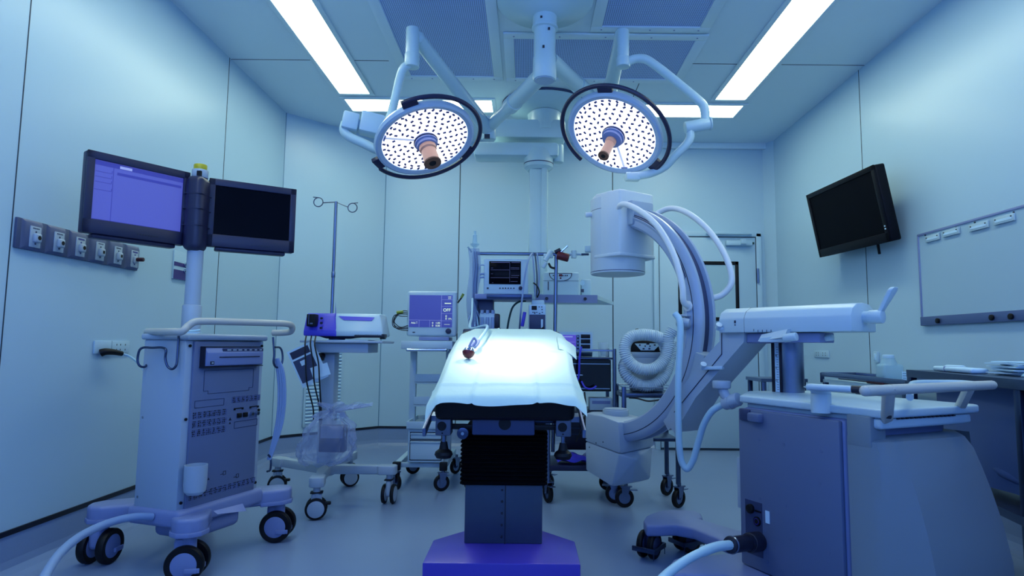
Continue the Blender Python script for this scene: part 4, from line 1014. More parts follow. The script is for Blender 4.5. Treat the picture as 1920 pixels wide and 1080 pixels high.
mb = MB(); mb.box((RX0 + .025, (RY0 + RY1) / 2, zb_), (.04, RY1 - RY0, .04), .003); mb.box((RX1 - .02, (RY0 + RY1) / 2, zb_), (.04, RY1 - RY0, .04), .003); mb.box(((RX0 + RX1) / 2, RY0 + .05, zb_ - .005), (RX1 - RX0, .03, .03), .003); mb.box(((RX0 + RX1) / 2, RY1 - .05, zb_ - .005), (RX1 - RX0, .03, .03), .003)
mb.build('base_frame', M['white'], tr)
for x in (RX0 + .025, RX1 - .02):
    mb = MB(); mb.box((x, RY0 - .012, zb_ - .002), (.052, .04, .056), .005); mb.build('rubber_bumper', M['black'], tr)
for x in (RX0 + .085, RX1 - .02):
    mb = MB(); mb.box((x, RY0 + .20, (.18 + .97) / 2), (.045, .05, .79), .004); mb.build('post', M['white'], tr)
zt_ = at(790, 647, 4.3).z
mb = MB(); a = at(751, 647, 4.25); mb.box(((a.x - .50) / 2, RY0 + .2, zt_), (-.50 - a.x, .60, .055), .006); mb.build('top_shelf', M['white'], tr)
mb = MB(); a, b = at(764, 656, 4.16), at(836, 656, 4.16); mb.tube([V((a.x, 4.24, a.z)), a, b, V((b.x, 4.24, b.z))], .011, n=12, smooth=False); mb.sphere(a, .0112, 12); mb.sphere(b, .0112, 12); mb.build('push_bar', M['chrome'], tr)
for z in (.72, .56):
    mb = MB(); mb.box(((RX0 + .09 + RX1) / 2, RY0 + .3, z), (RX1 - RX0 - .12, .34, .016), .003); mb.box(((RX0 + .09 + RX1) / 2, RY0 + .135, z + .03), (RX1 - RX0 - .12, .01, .06), .002); mb.build('shelf', M['white'], tr)
# drawer unit
dx0, dx1, dz1 = at(765, 830, 4.36).x, at(832, 830, 4.36).x, at(790, 800, 4.36).z
mb = MB(); mb.box(((dx0 + dx1) / 2, 4.56, (.185 + dz1) / 2), (dx1 - dx0, .4, dz1 - .185), .004); mb.build('drawer_cabinet', M['white'], tr)
for z0_, z1_, nm in ((.205, .33, 1), (.345, .385, 1)):
    mb = MB(); mb.box(((dx0 + dx1) / 2, 4.357, (z0_ + z1_) / 2), (dx1 - dx0 - .035, .012, z1_ - z0_), .004); mb.box(((dx0 + dx1) / 2, 4.348, z1_ - .006), (dx1 - dx0 - .035, .014, .008), .002); mb.mi = 1
    mb.box(((dx0 + dx1) / 2, 4.3595, (z0_ + z1_) / 2), (dx1 - dx0 - .025, .002, z1_ - z0_ + .012)); mb.build('drawer', [M['white'], M['dark']], tr)
mb = MB(); mb.box(((dx0 + dx1) / 2, 4.34, dz1 + .012), (dx1 - dx0 + .02, .012, .05), .003); mb.box(((dx0 + dx1) / 2, 4.74, dz1 + .012), (dx1 - dx0 + .02, .012, .05), .003)
for x in (dx0 - .005, dx1 + .005): mb.box((x, 4.54, dz1 + .012), (.01, .4, .05), .003)
mb.box(((dx0 + dx1) / 2, 4.54, dz1 + .004), (dx1 - dx0, .4, .012)); mb.build('tray', M['white'], tr)

# patient monitor on the trolley
def onf(Y): return lambda px, py: atr(px, py, Y, 810, 585)
f = onf(4.32); mc = f(810, 632)
pm = thing('patient_monitor', 'white patient monitor with large violet screen on top of the drawer trolley', 'patient monitor', (mc.x, 4.45, zt_ + .03))
a, b, zt2, zb2 = f(762, 600).x, f(856, 600).x, f(810, 545.5).z, f(810, 631).z
xc = (a + b) / 2; w_ = b - a; h_ = zt2 - zb2; zc_ = (zt2 + zb2) / 2
mb = MB(); mb.box((xc, 4.345, zc_), (w_, .05, h_), .02, seg=4); mb.box((xc + .005, 4.46, zc_ - .01), (w_ * .9, .2, h_ * .85), .03, seg=3); mb.build('housing', M['white'], pm)
sx0, sx1, sz1, sz0 = f(767.5, 0).x, f(848, 0).x, f(0, 553.5).z, f(0, 613.5).z
mb = MB(); mb.box(((sx0 + sx1) / 2, 4.319, (sz0 + sz1) / 2), (sx1 - sx0, .004, sz1 - sz0)); scr = mb.build('screen', M['mon_scr'], pm)
mb = MB(); U = lambda u, v: V((sx0 + u * (sx1 - sx0), 4.3165, sz0 + v * (sz1 - sz0)))
def bar(u0, v0, u1, v1, d=.0015):
    p, q_ = U(u0, v0), U(u1, v1); mb.box((p + q_) / 2, (abs(q_.x - p.x), d, abs(q_.z - p.z)))
bar(.745, 0, .752, 1); bar(0, .215, .745, .222); bar(.235, 0, .24, .22); bar(.48, 0, .485, .22)
for v in (.86, .65, .425, .2): bar(.752, v, 1, v + .006)
mb.mi = 1
TXM = lambda p: Matrix(((1, 0, 0, p.x), (0, 0, -1, p.y), (0, 1, 0, p.z), (0, 0, 0, 1)))
bar(.82, .735, .97, .76); bar(.90, .94, .97, .955); bar(.90, .89, .97, .9); bar(.82, .085, .95, .093); bar(.16, .16, .2, .165); bar(.16, .12, .2, .125)
mb.text('OFF', .030, TXM(U(.875, .535)), .0004); mb.text('0', .020, TXM(U(.86, .345)), .0004); mb.text('0', .020, TXM(U(.86, .265)), .0004); mb.text('kPa', .016, TXM(U(.95, .265)), .0004)
mb.text('1.00', .018, TXM(U(.67, .13)), .0004); mb.text('0.00', .018, TXM(U(.67, .045)), .0004); mb.text('0', .018, TXM(U(.55, .13)), .0004); mb.text('0', .018, TXM(U(.55, .045)), .0004); mb.text('Adu', .018, TXM(U(.10, .13)), .0004)
mb.build('screen_text', [M['ui_line'], M['ui_text']], scr)
mb = MB(); q = f(841, 621); mb.cyl((q.x, 4.32, q.z), (q.x, 4.30, q.z), .019, n=24, bev=.004); mb.build('dial', M['navy'], pm)
mb = MB(); q = f(776, 623); mb.box((q.x, 4.319, q.z), (.018, .003, .006)); mb.build('status_light', M['dark'], pm)
mb = MB(); mb.box((xc + .02, 4.42, (zb2 + zt_ + .030) / 2 + .0), (w_ * .6, .2, zb2 - zt_ - .034), .003); mb.build('foot', M['grey_blue'], pm)
mb = MB()
for k, (dx, dz) in enumerate(((0, 0), (-3, 3), (3, -3), (1, 7))):
    mb.tube([f(764, 586 + dz), f(752 + dx, 586 + dz), f(742 + dx, 592), f(737.5 + dx * .6, 603), f(741 + dx, 611 + dz * .5), f(752, 615 + dz * .5), f(765, 613 + dz)], .0028, n=6)
mb.build('side_lead', M['cable_black'], pm)
mb = MB(); mb.cyl(f(744, 586), f(756, 584.5), .011, n=12); mb.build('plug', M['olive'], pm)
mb = MB(); mb.tube([f(858, 568), f(864, 560), f(868, 554)], .006, n=8); mb.mi = 1; mb.cyl(f(865, 558), f(869, 551), .009, n=10); mb.build('transducer', [M['cable_black'], M['olive']], pm)
# ================================================================== ANAESTHESIA WORKSTATION behind the table
AY = 4.45
am = thing('anaesthesia_workstation', 'dark anaesthesia workstation with chrome pipe frame behind the head of the operating table', 'anaesthesia machine', (-.2, AY, 0))
g = lambda px, py, Y=AY: at(px, py, Y)
xl, xr = g(890, 478).x, g(1043, 478).x; zb = g(960, 476).z
mb = MB(); mb.tube([V((xl, AY, zb)), V((xr, AY, zb))], .0125, n=12, smooth=False); mb.build('top_rail', M['steel'], am)
zw = g(950, 619).z                      # worktop height
for x, x2 in ((xl, xl), (xr, g(1038, 640).x)):
    mb = MB(); mb.tube([V((x, AY, zb + .01)), V((x2, AY, .25))], .0135, n=12, smooth=False); mb.build('upright_pipe', M['steel'], am)
for p in ((1046, 478, 1064, 461), (884, 473, 877, 463)):
    mb = MB(); mb.tube([g(p[0], p[1], AY - .02), g(p[2], p[3], AY - .04)], .008, n=10, smooth=False); mb.build('clamp_lever', M['chrome'], am)
a, b = g(868, 622, 4.2), g(1028, 622, 4.2)
mb = MB(); mb.box(((a.x + b.x) / 2, 4.42, zw - .02), (b.x - a.x, .46, .04), .01); mb.build('worktop', M['grey_dark'], am)
mb = MB(); mb.box(((a.x + b.x) / 2, 4.5, (.18 + zw - .04) / 2), (.46, .34, zw - .22), .01); mb.build('cabinet', M['dark'], am)
for x in (-.36, -.0):
    for y in (4.36, 4.64): steel_caster(am, x + .0, y, .06, .7, .03)
mb = MB(); mb.box((-.14, 4.5, .165), (.5, .36, .05), .01); mb.build('base', M['black'], am)
a, b = g(893, 590), g(925, 590); mb = MB(); mb.box(((a.x + b.x) / 2, AY + .03, (zw + g(0, 558).z) / 2), (b.x - a.x, .16, g(900, 558).z - zw), .004); mb.build('rear_column', M['grey_dark'], am)
a, b = g(890, 553, 4.3), g(998, 553, 4.3); zsh = g(940, 553, 4.3).z
mb = MB(); mb.box(((a.x + b.x) / 2, 4.44, zsh - .012), (b.x - a.x, .30, .035), .004); mb.mi = 1; mb.box(((a.x + b.x) / 2 + .04, 4.285, zsh - .01), ((b.x - a.x) * .78, .012, .03), .003); mb.build('monitor_shelf', [M['grey_blue'], M['steel_dark']], am)
# flow block with bottles at the lower left
mb = MB(); a, b = g(900, 600, 4.36), g(928, 600, 4.36); mb.box(((a.x + b.x) / 2, 4.36, zw + .06), (b.x - a.x, .07, .11), .004); mb.mi = 1
for k in range(3): mb.cyl((a.x + .016 + k * .038, 4.33, zw + .11), (a.x + .016 + k * .038, 4.33, zw + .135), .012, n=12); mb.cyl((a.x + .016 + k * .038, 4.322, zw), (a.x + .016 + k * .038, 4.322, zw + .085), .012, n=14)
mb.build('flow_block', [M['white_teal'], M['cable_grey']], am)
mb = MB(); a = g(926, 606, 4.36); mb.box((a.x + .02, 4.36, zw + .06), (.045, .07, .10), .01); mb.build('vaporiser', M['dark'], am)
# hoses
mb = MB(); mb.tube([g(951, 619, 4.4), g(955, 596, 4.4), g(962, 575, 4.4), g(973, 566, 4.41), g(986, 564, 4.42)], .007, n=10); mb.build('green_hose', M['green'], am)
mb = MB(); mb.tube([g(974, 618, 4.38), g(976, 590, 4.26), g(979, 560, 4.245), g(983, 525, 4.245), g(990, 490, 4.25), g(996, 477, 4.34), g(998, 476, 4.43)], .0065, n=10); mb.build('grey_hose', M['cable_grey'], am)
for dx, c in ((0, 'cable_grey'), (5, 'steel_dark'), (9, 'cable_grey')):
    mb = MB(); mb.tube([g(998 + dx, 474, 4.43), g(1000 + dx, 492, 4.42), g(1002 + dx, 520, 4.4), g(1003 + dx * .6, 556, 4.38)], .0055, n=8); mb.build('pump_tube', M[c], am)
mb = MB(); mb.tube([g(1000, 530, 4.37), g(1007, 536, 4.37), g(1011, 548, 4.37), g(1007, 558, 4.38)], .005, n=8); mb.build('black_lead', M['cable_black'], am)
# big bundle of tubes draped over the left end of the rail
ends = [((884, 620), 2), ((890, 612), 4), ((905, 600), 5), ((878, 600), 3), ((925, 618), 1), ((940, 619), 2), ((912, 618), 3), ((898, 618), 4)]
for k, ((ex, ey), o) in enumerate(ends):
    mb = MB(); mb.tube([g(886 + o * 1.6, 472, AY - .03), g(888 + o * 1.5, 500, AY - .05), g(885 + o * 1.6, 540, AY - .06), g(883 + o * 1.8 + (ex - 890) * .15, 575, AY - .07), g(ex, ey, AY - .1)], .0042 + .0012 * (k % 3), n=8); mb.build('draped_tube', M[('cable_grey', 'cable_white', 'steel_dark')[k % 3]], am)
mb = MB(); mb.grid(lambda u, v: g(878 + 20 * u + 3 * math.sin(v * 7), 466 + 150 * v, AY - .07 - .03 * math.sin(u * PI)), 6, 20, .003); mb.build('tube_sleeve', M['film_blue'], am)
# breathing limb running from the bundle down onto the drape
mb = MB(); mb.tube([g(886, 560, 4.3), g(885, 590, 4.1), g(882, 615, 3.6), V(pf @ V((-.12, .93, .075))), V(pf @ V((-.145, .6, .08)))], .0075, n=10); mb.build('breathing_tube', M['cable_white'], am)
mb = MB(); mb.tube([V(pf @ V((-.142, .63, .082))), V(pf @ V((-.155, .585, .085))), V(pf @ V((-.17, .535, .08)))], .008, n=8); mb.tube([V(pf @ V((-.142, .63, .082))), V(pf @ V((-.14, .58, .085))), V(pf @ V((-.15, .535, .08)))], .008, n=8); mb.build('y_connector', M['grey_blue'], am)
# purple hand pieces clipped to the tubes
mb = MB(); mb.cyl(g(979, 612, 4.26), g(984, 585, 4.26), .012, n=12, bev=.003); mb.build('purple_clip', M['purple_dev'], am)
mb = MB(); mb.box(g(1028, 480, 4.44), (.07, .05, .03), .008); mb.cyl(g(1022, 489, 4.42), g(1034, 470, 4.42), .018, n=14); mb.cyl(g(1018, 502, 4.42), g(1024, 492, 4.42), .014, n=12); mb.build('rail_valve', M['white_teal'], am)
mb = MB(); mb.tube([g(1029, 494, 4.42), g(1033, 501, 4.41), g(1040, 503, 4.4)], .008, n=10); mb.build('black_elbow', M['black'], am)
mb = MB(); q = g(1056, 481, 4.42); mb.cyl(q + V((-.045, 0, .01)), q + V((.04, -.01, -.012)), .03, n=16, bev=.008); mb.mi = 1; mb.cyl(q + V((-.06, 0, .03)), q + V((-.02, 0, .05)), .014, n=10); mb.build('red_knob', [M['red'], M['dark']], am)
mb = MB(); mb.tube([g(1062, 478, 4.44), g(1078, 476, 4.44), g(1094, 477, 4.44)], .011, n=10); mb.cyl(g(1076, 470, 4.44), g(1076, 484, 4.44), .02, n=14); mb.box(g(1103, 467, 4.44), (.05, .03, .05), .006); mb.mi = 1; mb.cyl(g(1090, 477, 4.42), g(1104, 477, 4.42), .008, n=10)
mb.build('side_arm', [M['white_teal'], M['steel_dark']], am)
# clear bottle on top of the left upright
q = V((xl, AY, zb + .014))
t = thing('suction_bottle', 'small translucent white bottle upside down above the left end of the chrome rail', 'bottle', q)
mb = MB(); mb.lathe([(0, .0), (.012, .0), (.012, .03), (.03, .045), (.034, .055), (.02, .06), (.018, .075), (.016, .12), (.009, .125), (.009, .15), (0, .152)], q, n=24); mb.build('bottle', M['clear_white'], t)

# screen on the shelf
f = lambda px, py: atr(px, py, 4.33, 948, 515)
a, b, zt2 = f(907, 500).x, f(991, 500).x, f(950, 485).z; zb2 = zsh + .0065
pm = thing('patient_monitor', 'white patient monitor with nearly black screen on the anaesthesia shelf', 'patient monitor', ((a + b) / 2, 4.4, zb2))
mb = MB(); mb.box(((a + b) / 2, 4.385, (zt2 + zb2) / 2), (b - a, .11, zt2 - zb2), .008, seg=3); mb.box(((a + b) / 2 + .0, 4.47, (zt2 + zb2) / 2 - .02), (b - a - .02, .1, zt2 - zb2 - .06), .01); mb.build('housing', M['white_teal'], pm)
sx0, sx1, sz1, sz0 = f(917, 0).x, f(976.5, 0).x, f(0, 490).z, f(0, 533).z
mb = MB(); mb.box(((sx0 + sx1) / 2, 4.329, (sz0 + sz1) / 2), (sx1 - sx0, .006, sz1 - sz0), .001); scr = mb.build('screen', M['screen_off'], pm)
mb = MB()
for u0, u1, v in ((.05, .66, .95), (.7, .97, .95), (.05, .64, .62), (.05, .64, .28), (.68, .95, .72), (.68, .95, .66), (.7, .95, .38), (.68, .92, .3), (.68, .9, .12), (.06, .12, .7), (.06, .12, .45), (.1, .14, .06)):
    mb.box((sx0 + (u0 + u1) / 2 * (sx1 - sx0), 4.3255, sz0 + v * (sz1 - sz0)), ((u1 - u0) * (sx1 - sx0), .001, .004 if v > .9 else .002))
mb.mi = 1; mb.box((sx0 + .65 * (sx1 - sx0), 4.3255, (sz0 + sz1) / 2), (.0015, .001, (sz1 - sz0) * .85)); mb.build('screen_text', [M['dim_text'], M['dim_text']], scr)
mb = MB(); q = f(976, 540.5); mb.cyl((q.x, 4.33, q.z), (q.x, 4.318, q.z), .014, n=20, bev=.003); mb.build('dial', M['navy'], pm)
mb = MB()
for px in (937.5, 943, 948, 953, 958, 963.5): q = f(px, 540.5); mb.cyl((q.x, 4.331, q.z), (q.x, 4.326, q.z), .005, n=10)
q = f(914.5, 540.5); mb.box((q.x, 4.329, q.z), (.014, .004, .011)); mb.build('key_row', M['dark'], pm)
mb = MB()
for z0_, pxx in ((497, 897), (514, 893), (520, 892), (515, 898)): mb.tube([f(908, z0_), f(902, z0_), f(900, z0_ + 2), f(899, z0_ + 10)], .004, n=8)
mb.cyl(f(900, 514), f(908, 513.5), .008, n=10); mb.cyl(f(900, 520), f(908, 519.5), .007, n=10); mb.build('side_lead', M['cable_grey'], pm)

# infusion pump standing on the worktop
f = lambda px, py: atr(px, py, 4.28, 1007, 595)
a, b, zt2 = f(991, 590).x, f(1024, 590).x, f(1008, 571).z
ip = thing('infusion_pump', 'small white infusion pump with dark lower door beside the patient monitor', 'infusion pump', ((a + b) / 2, 4.32, zw))
xc = (a + b) / 2; mb = MB(); mb.box((xc, 4.335, (zw + zt2) / 2 + .001), (b - a, .11, zt2 - zw), .006); mb.box((xc + .005, 4.37, zt2 + .0), (.09, .08, .07), .008); mb.build('housing', M['white_teal'], ip)
mb = MB(); z1_ = f(0, 571.5).z; z0_ = f(0, 590).z; mb.box((xc, 4.277, (z1_ + z0_) / 2), (b - a - .012, .006, z1_ - z0_), .002); mb.mi = 1; mb.box((xc - .022, 4.273, z1_ - .022), (.036, .003, .028)); mb.mi = 2
for x, z in ((.012, .015), (.03, .015), (.032, .033), (.034, .052), (-.03, .052), (-.018, .052), (-.004, .052), (-.018, .06), (.016, .06)): mb.box((xc + x, 4.273, z1_ - z), (.009, .003, .006))
mb.build('keypad', [M['paper'], M['black'], M['navy']], ip)
mb = MB(); z2_ = zw - .001; z2_ = zw + .006; mb.box((xc, 4.277, (z0_ + z2_) / 2), (b - a - .012, .008, z0_ - z2_), .003); mb.mi = 1; mb.box((xc + .032, 4.271, z0_ - .062), (.014, .004, .06), .003, M=None); mb.mi = 2; mb.hull([(xc + .02, 4.27, zw + .008), (xc + .045, 4.27, zw + .008), (xc + .045, 4.27, zw + .025), (xc + .03, 4.265, zw + .008), (xc + .044, 4.265, zw + .015)])
mb.build('door', [M['grey_dark'], M['paper'], M['black']], ip)

# boxy white analyser on the pendant shelf
f = lambda px, py: atr(px, py, 4.70, 1051, 530)
zs2 = zs_p + .0285
a, b, zt2 = f(1018, 530).x, f(1086, 530).x, f(1050, 510).z
an = thing('gas_analyser', 'pale boxy analyser with curved dark control panel on the pendant shelf', 'medical device', ((a + b) / 2, 4.8, zs2))
mb = MB(); xc = (a + b) / 2; mb.box((xc, 4.795, (zs2 + zt2) / 2), (b - a, .19, zt2 - zs2), .012, seg=3); mb.mi = 1; mb.box((xc, 4.699, zs2 + .115), (b - a - .004, .002, .002)); q = f(1028, 536); mb.box((q.x, 4.699, q.z), (.007, .003, .065))
mb.build('housing', [M['white_teal'], M['navy']], an)
mb = MB(); P = []; ctr_ = f(1051, 512); n = 14
for k in range(n + 1): aa = PI * k / n; P.append((ctr_.x - .088 * math.cos(aa), ctr_.z - .062 * math.sin(aa) ** .8))
mb.prism(P, -4.700, -4.694, M=Matrix(((1, 0, 0, 0), (0, 0, -1, 0), (0, 1, 0, 0), (0, 0, 0, 1)))); mb.mi = 1
P2 = [(ctr_.x + (x - ctr_.x) * .92, ctr_.z - .005 + (z - ctr_.z) * .86) for x, z in P]; mb.prism(P2, -4.694, -4.6925, M=Matrix(((1, 0, 0, 0), (0, 0, -1, 0), (0, 1, 0, 0), (0, 0, 0, 1))))
mb.mi = 2; mb.box((ctr_.x, 4.691, ctr_.z - .018), (.026, .003, .018)); mb.cyl((ctr_.x, 4.692, ctr_.z - .04), (ctr_.x, 4.689, ctr_.z - .04), .007, n=12); mb.mi = 0
for x in (-.055, -.04, .035, .05, .018): mb.cyl((ctr_.x + x, 4.692, ctr_.z - .02), (ctr_.x + x, 4.689, ctr_.z - .02), .005, n=10)
mb.build('control_panel', [M['navy'], M['white_teal'], M['red']], an)
t = thing('sample_box', 'small white box with round label standing right of the analyser on the pendant shelf', 'box', (at(1097, 545, 4.82).x, 4.85, zs2))
q = at(1096, 535, 4.82); mb = MB(); mb.box((q.x + .012, 4.86, zs2 + .07), (.075, .12, .14), .008); bx = mb.build('box', M['white_teal'], t)
mb = MB(); q = at(1092, 514, 4.79); mb.cyl((q.x, 4.801, zs2 + .11), (q.x, 4.798, zs2 + .11), .02, n=16); mb.build('round_sticker', M['paper'], bx)
mb = MB(); mb.box((q.x, 4.799, zs2 + .05), (.025, .003, .025)); mb.build('square_sticker', M['grey_dark'], bx)

# ================================================================== STEEL CART WITH BLACK GLASS CABINET, and the unit on top
CX0, CX1, CY0, CY1 = .15, .575, 4.06, 4.41
sc_ = thing('steel_cart', 'stainless steel cart with black glass cabinet and dark lower shelf, right of the operating table', 'instrument cart', ((CX0 + CX1) / 2, (CY0 + CY1) / 2, 0))
for x in (CX0 + .0, CX1):
    for y in (CY0, CY1):
        mb = MB(); mb.tube([V((x, y, .14)), V((x, y, .975 if x > .4 else .93))], .0125, n=12, smooth=False); mb.build('leg', M['steel'], sc_)
for x, y, a_ in ((CX0, CY0, -1.2), (CX1, CY0, 3.0), (CX0, CY1, -.6), (CX1, CY1, 3.3)): steel_caster(sc_, x, y, .06, a_, .028)
zr = at(1100, 657, CY0).z
mb = MB(); mb.tube([V((CX0, CY0, zr)), V((CX1, CY0, zr)), V((CX1, CY1, zr)), V((CX0, CY1, zr))], .006, n=8, smooth=False, closed=True); mb.build('top_rail', M['steel'], sc_)
za, zbb = at(1100, 672, CY0).z, at(1100, 735, CY0).z
mb = MB(); mb.box(((CX0 + CX1) / 2, (CY0 + CY1) / 2, za), (CX1 - CX0, CY1 - CY0, .012), .003); mb.build('top_shelf', M['steel_dark'], sc_)
x0_, x1_ = CX0 + .02, CX1 - .02
mb = MB(); mb.box(((x0_ + x1_) / 2, (CY0 + CY1) / 2, (za + zbb) / 2 - .003), (x1_ - x0_, CY1 - CY0 - .03, za - zbb - .012), .004); cb = mb.build('cabinet', M['black_gloss'], sc_)
mb = MB(); mb.box(((x0_ + x1_) / 2, CY0 + .01, (za + zbb) / 2), (x1_ - x0_ - .01, .004, za - zbb - .02)); mb.mi = 1
q = at(1100, 683, CY0)
mb.box(((x0_ + x1_) / 2, CY0 + .005, za - .035), (x1_ - x0_ - .02, .006, .005)); mb.box(((x0_ + x1_) / 2, CY0 + .005, zbb + .022), (x1_ - x0_ - .02, .006, .005)); mb.box((x0_ + .15, CY0 - .003, (za + zbb) / 2), (.1, .012, .008), .003)
mb.build('glass_door', [M['black_gloss'], M['chrome']], sc_)
for z, nm in ((.56, 0), (.215, 0)):
    mb = MB(); mb.box(((CX0 + CX1) / 2, (CY0 + CY1) / 2, z), (CX1 - CX0 + .02, CY1 - CY0 + .02, .035 if z < .3 else .02), .004); mb.build('shelf', M['dark'] if z > .3 else M['navy'], sc_)
mb = MB(); q = at(1090, 790, 4.3); mb.box((q.x + .05, 4.36, .40), (.34, .2, .21), .01); mb.mi = 1; mb.box((q.x + .05, 4.256, .40), (.3, .004, .005)); mb.box((q.x + .05, 4.256, .44), (.3, .004, .005)); mb.build('power_unit', [M['dark'], M['steel_dark']], sc_)
mb = MB(); mb.tube([at(1096, 735, 4.02), at(1098, 760, 4.0), at(1096, 790, 3.99), at(1086, 815, 3.99), at(1080, 828, 4.02)], .005, n=8); mb.build('hanging_lead', M['cable_black'], sc_)
mb = MB(); mb.tube([at(1090, 650, 3.99), at(1087, 668, 3.98), at(1086, 690, 3.98), at(1085, 706, 3.99), at(1079, 722, 4.0)], .0065, n=8); mb.tube([at(1090, 715, 4.0), at(1098, 727, 3.99), at(1110, 729, 3.99), at(1118, 724, 4.0)], .006, n=8); mb.build('purple_lead', M['purple_dev'], sc_)
# white tray with purple cloth on the lower shelf
q = at(1060, 850, 4.1)
t = thing('purple_towel', 'folded purple and white cloth on the lower shelf of the steel cart', 'cloth', (q.x, 4.12, .2335))
mb = MB(); mb.grid(lambda u, v: V((q.x - .05 + .19 * u + .01 * math.sin(v * 8), 4.05 + .14 * v, .262 + .012 * math.sin(u * 9 + v * 4) - .02 * abs(u - .5))), 14, 10, .022); mb.build('cloth', M['purple_dev'], t)
mb = MB(); mb.grid(lambda u, v: V((q.x + .13 + .2 * u, 4.12 + .1 * v, .262 + .035 * math.sin(u * PI) + .01 * math.sin(9 * u + 5 * v))), 12, 8, .02); mb.build('white_cloth', M['grey_blue'], t)
q = at(1128, 757, 4.1)
t = thing('supply_box', 'small white box on the middle shelf of the steel cart', 'box', (q.x, 4.17, .571))
mb = MB(); mb.box((q.x, 4.17, .613), (.15, .1, .08), .004); mb.mi = 1; mb.box((q.x, 4.119, .625), (.12, .002, .02)); mb.build('carton', [M['white'], M['grey_blue']], t)
# electrosurgical unit
f = lambda px, py: atr(px, py, 4.08, 1075, 642)
a, b, zt2 = f(1036, 640).x, f(1111, 640).x, f(1075, 622.5).z; zq = za + .0065
eu = thing('electrosurgical_unit', 'white unit with violet display and three black windows on top of the steel cart', 'medical device', ((a + b) / 2, 4.2, zq))
mb = MB(); zl_ = f(0, 660).z; mb.hull([(a, 4.08, zl_), (b, 4.08, zl_), (b, 4.08, zt2), (a, 4.08, zt2), (a, 4.36, zq + .004), (b + .03, 4.36, zq + .004), (b + .03, 4.36, zt2 - .01), (a, 4.36, zt2 - .01), (a, 4.2, zq + .004), (b + .01, 4.2, zq + .004)]); mb.build('housing', M['white_teal'], eu)
mb = MB(); m0, m1, n1, n0 = f(1040, 0).x, f(1080, 0).x, f(0, 628).z, f(0, 655).z; mb.box(((m0 + m1) / 2, 4.078, (n0 + n1) / 2), (m1 - m0, .006, n1 - n0), .001); mb.mi = 1
mb.box(((m0 + m1) / 2 - .005, 4.0745, n1 - .012), ((m1 - m0) * .75, .002, .007)); mb.box(((m0 + m1) / 2, 4.0745, (n0 + n1) / 2), (m1 - m0 - .01, .002, .002)); mb.box((m0 + .07, 4.0745, n0 + .02), (.03, .002, .012)); mb.box((m0 + .03, 4.0745, n0 + .055), (.025, .002, .012)); mb.box((m0 + .11, 4.0745, n0 + .02), (.012, .002, .01))
mb.build('display', [M['purple_scr'], M['ui_line']], eu)
mb = MB(); k0, k1 = f(1081, 0).x, f(1086, 0).x; mb.box(((k0 + k1) / 2, 4.078, (n0 + n1) / 2), (k1 - k0, .006, n1 - n0)); mb.mi = 1
for k in range(4): mb.box(((k0 + k1) / 2, 4.0745, n0 + .015 + k * .023), (.009, .002, .011))
mb.build('key_strip', [M['navy'], M['steel']], eu)
w0, w1 = f(1089, 0).x, f(1106.5, 0).x
for y0_, y1_ in ((627, 634), (636, 643.5), (646, 653)):
    mb = MB(); mb.box(((w0 + w1) / 2, 4.078, (f(0, y0_).z + f(0, y1_).z) / 2), (w1 - w0, .006, f(0, y0_).z - f(0, y1_).z), .001); mb.build('window', M['black'], eu)
t = thing('clear_jar', 'clear open plastic jar on the steel cart beside the violet display unit', 'jar', (at(1131, 655, 4.25).x, 4.25, zq))
q = at(1131, 655, 4.25); mb = MB(); mb.lathe([(0, .0), (.035, 0), (.036, .1), (.033, .1), (.032, .004), (0, .004)], (q.x, 4.25, zq), n=24); mb.build('glass', M['clear_glass'], t)
mb = MB(); mb.box((q.x, 4.25, zq + .03), (.03, .03, .04), .003); mb.build('contents', M['paper'], t)

# ================================================================== WARMING UNIT WITH RIBBED HOSE ON A STEEL STAND
WX0, WX1, WY0, WY1 = .62, .955, 3.96, 4.28
ws = thing('steel_stand', 'square tube stainless stand on casters carrying the ribbed hose unit behind the arc', 'stand', ((WX0 + WX1) / 2, (WY0 + WY1) / 2, 0))
zf = at(1200, 738, WY0).z; zg = at(1200, 727, WY0).z
for x in (WX0, WX1):
    for y in (WY0, WY1):
        top = zg + .005 if (x == WX0) else zf
        mb = MB(); mb.box((x, y, (.14 + top) / 2), (.026, .026, top - .14), .002); mb.build('leg', M['steel_dark'], ws); steel_caster(ws, x, y, .058, 0. if x == WX0 else .7, .028)
mb = MB()
for y in (WY0, WY1): mb.box(((WX0 + WX1) / 2, y, zf - .012), (WX1 - WX0, .022, .026), .002)
for x in (WX0, WX1): mb.box((x, (WY0 + WY1) / 2, zf - .012), (.022, WY1 - WY0, .026), .002)
mb.box(((WX0 + WX1) / 2, (WY0 + WY1) / 2, zf - .004), (WX1 - WX0, WY1 - WY0, .006)); mb.build('top_frame', M['steel_dark'], ws)
mb = MB(); mb.tube([V((WX0, WY0, zg)), V((WX1, WY0, zg)), V((WX1, WY1, zg)), V((WX0, WY1, zg))], .0035, n=8, smooth=False, closed=True)
mb.tube([V((WX0, WY0, zf)), V((WX0, WY0, zg))], .004, n=8, smooth=False); mb.tube([V((WX1, WY0, zf)), V((WX1, WY0, zg))], .004, n=8, smooth=False); mb.build('guard_rail', M['chrome'], ws)
zl2 = at(1240, 825, WY0).z; mb = MB(); mb.box(((WX0 + WX1) / 2, (WY0 + WY1) / 2, zl2), (WX1 - WX0, WY1 - WY0, .02), .003); mb.build('lower_shelf', M['steel_dark'], ws)
f = lambda px, py: atr(px, py, 4.13, 1215, 660)
wx0, wx1 = f(1184, 0).x, f(1246, 0).x; zt2 = f(0, 660).z; zq = zf + .0005
wu = thing('warming_unit', 'white patient warming unit with control panel and thick ribbed white hose coiled in front', 'warming unit', ((wx0 + wx1) / 2, 4.2, zq))
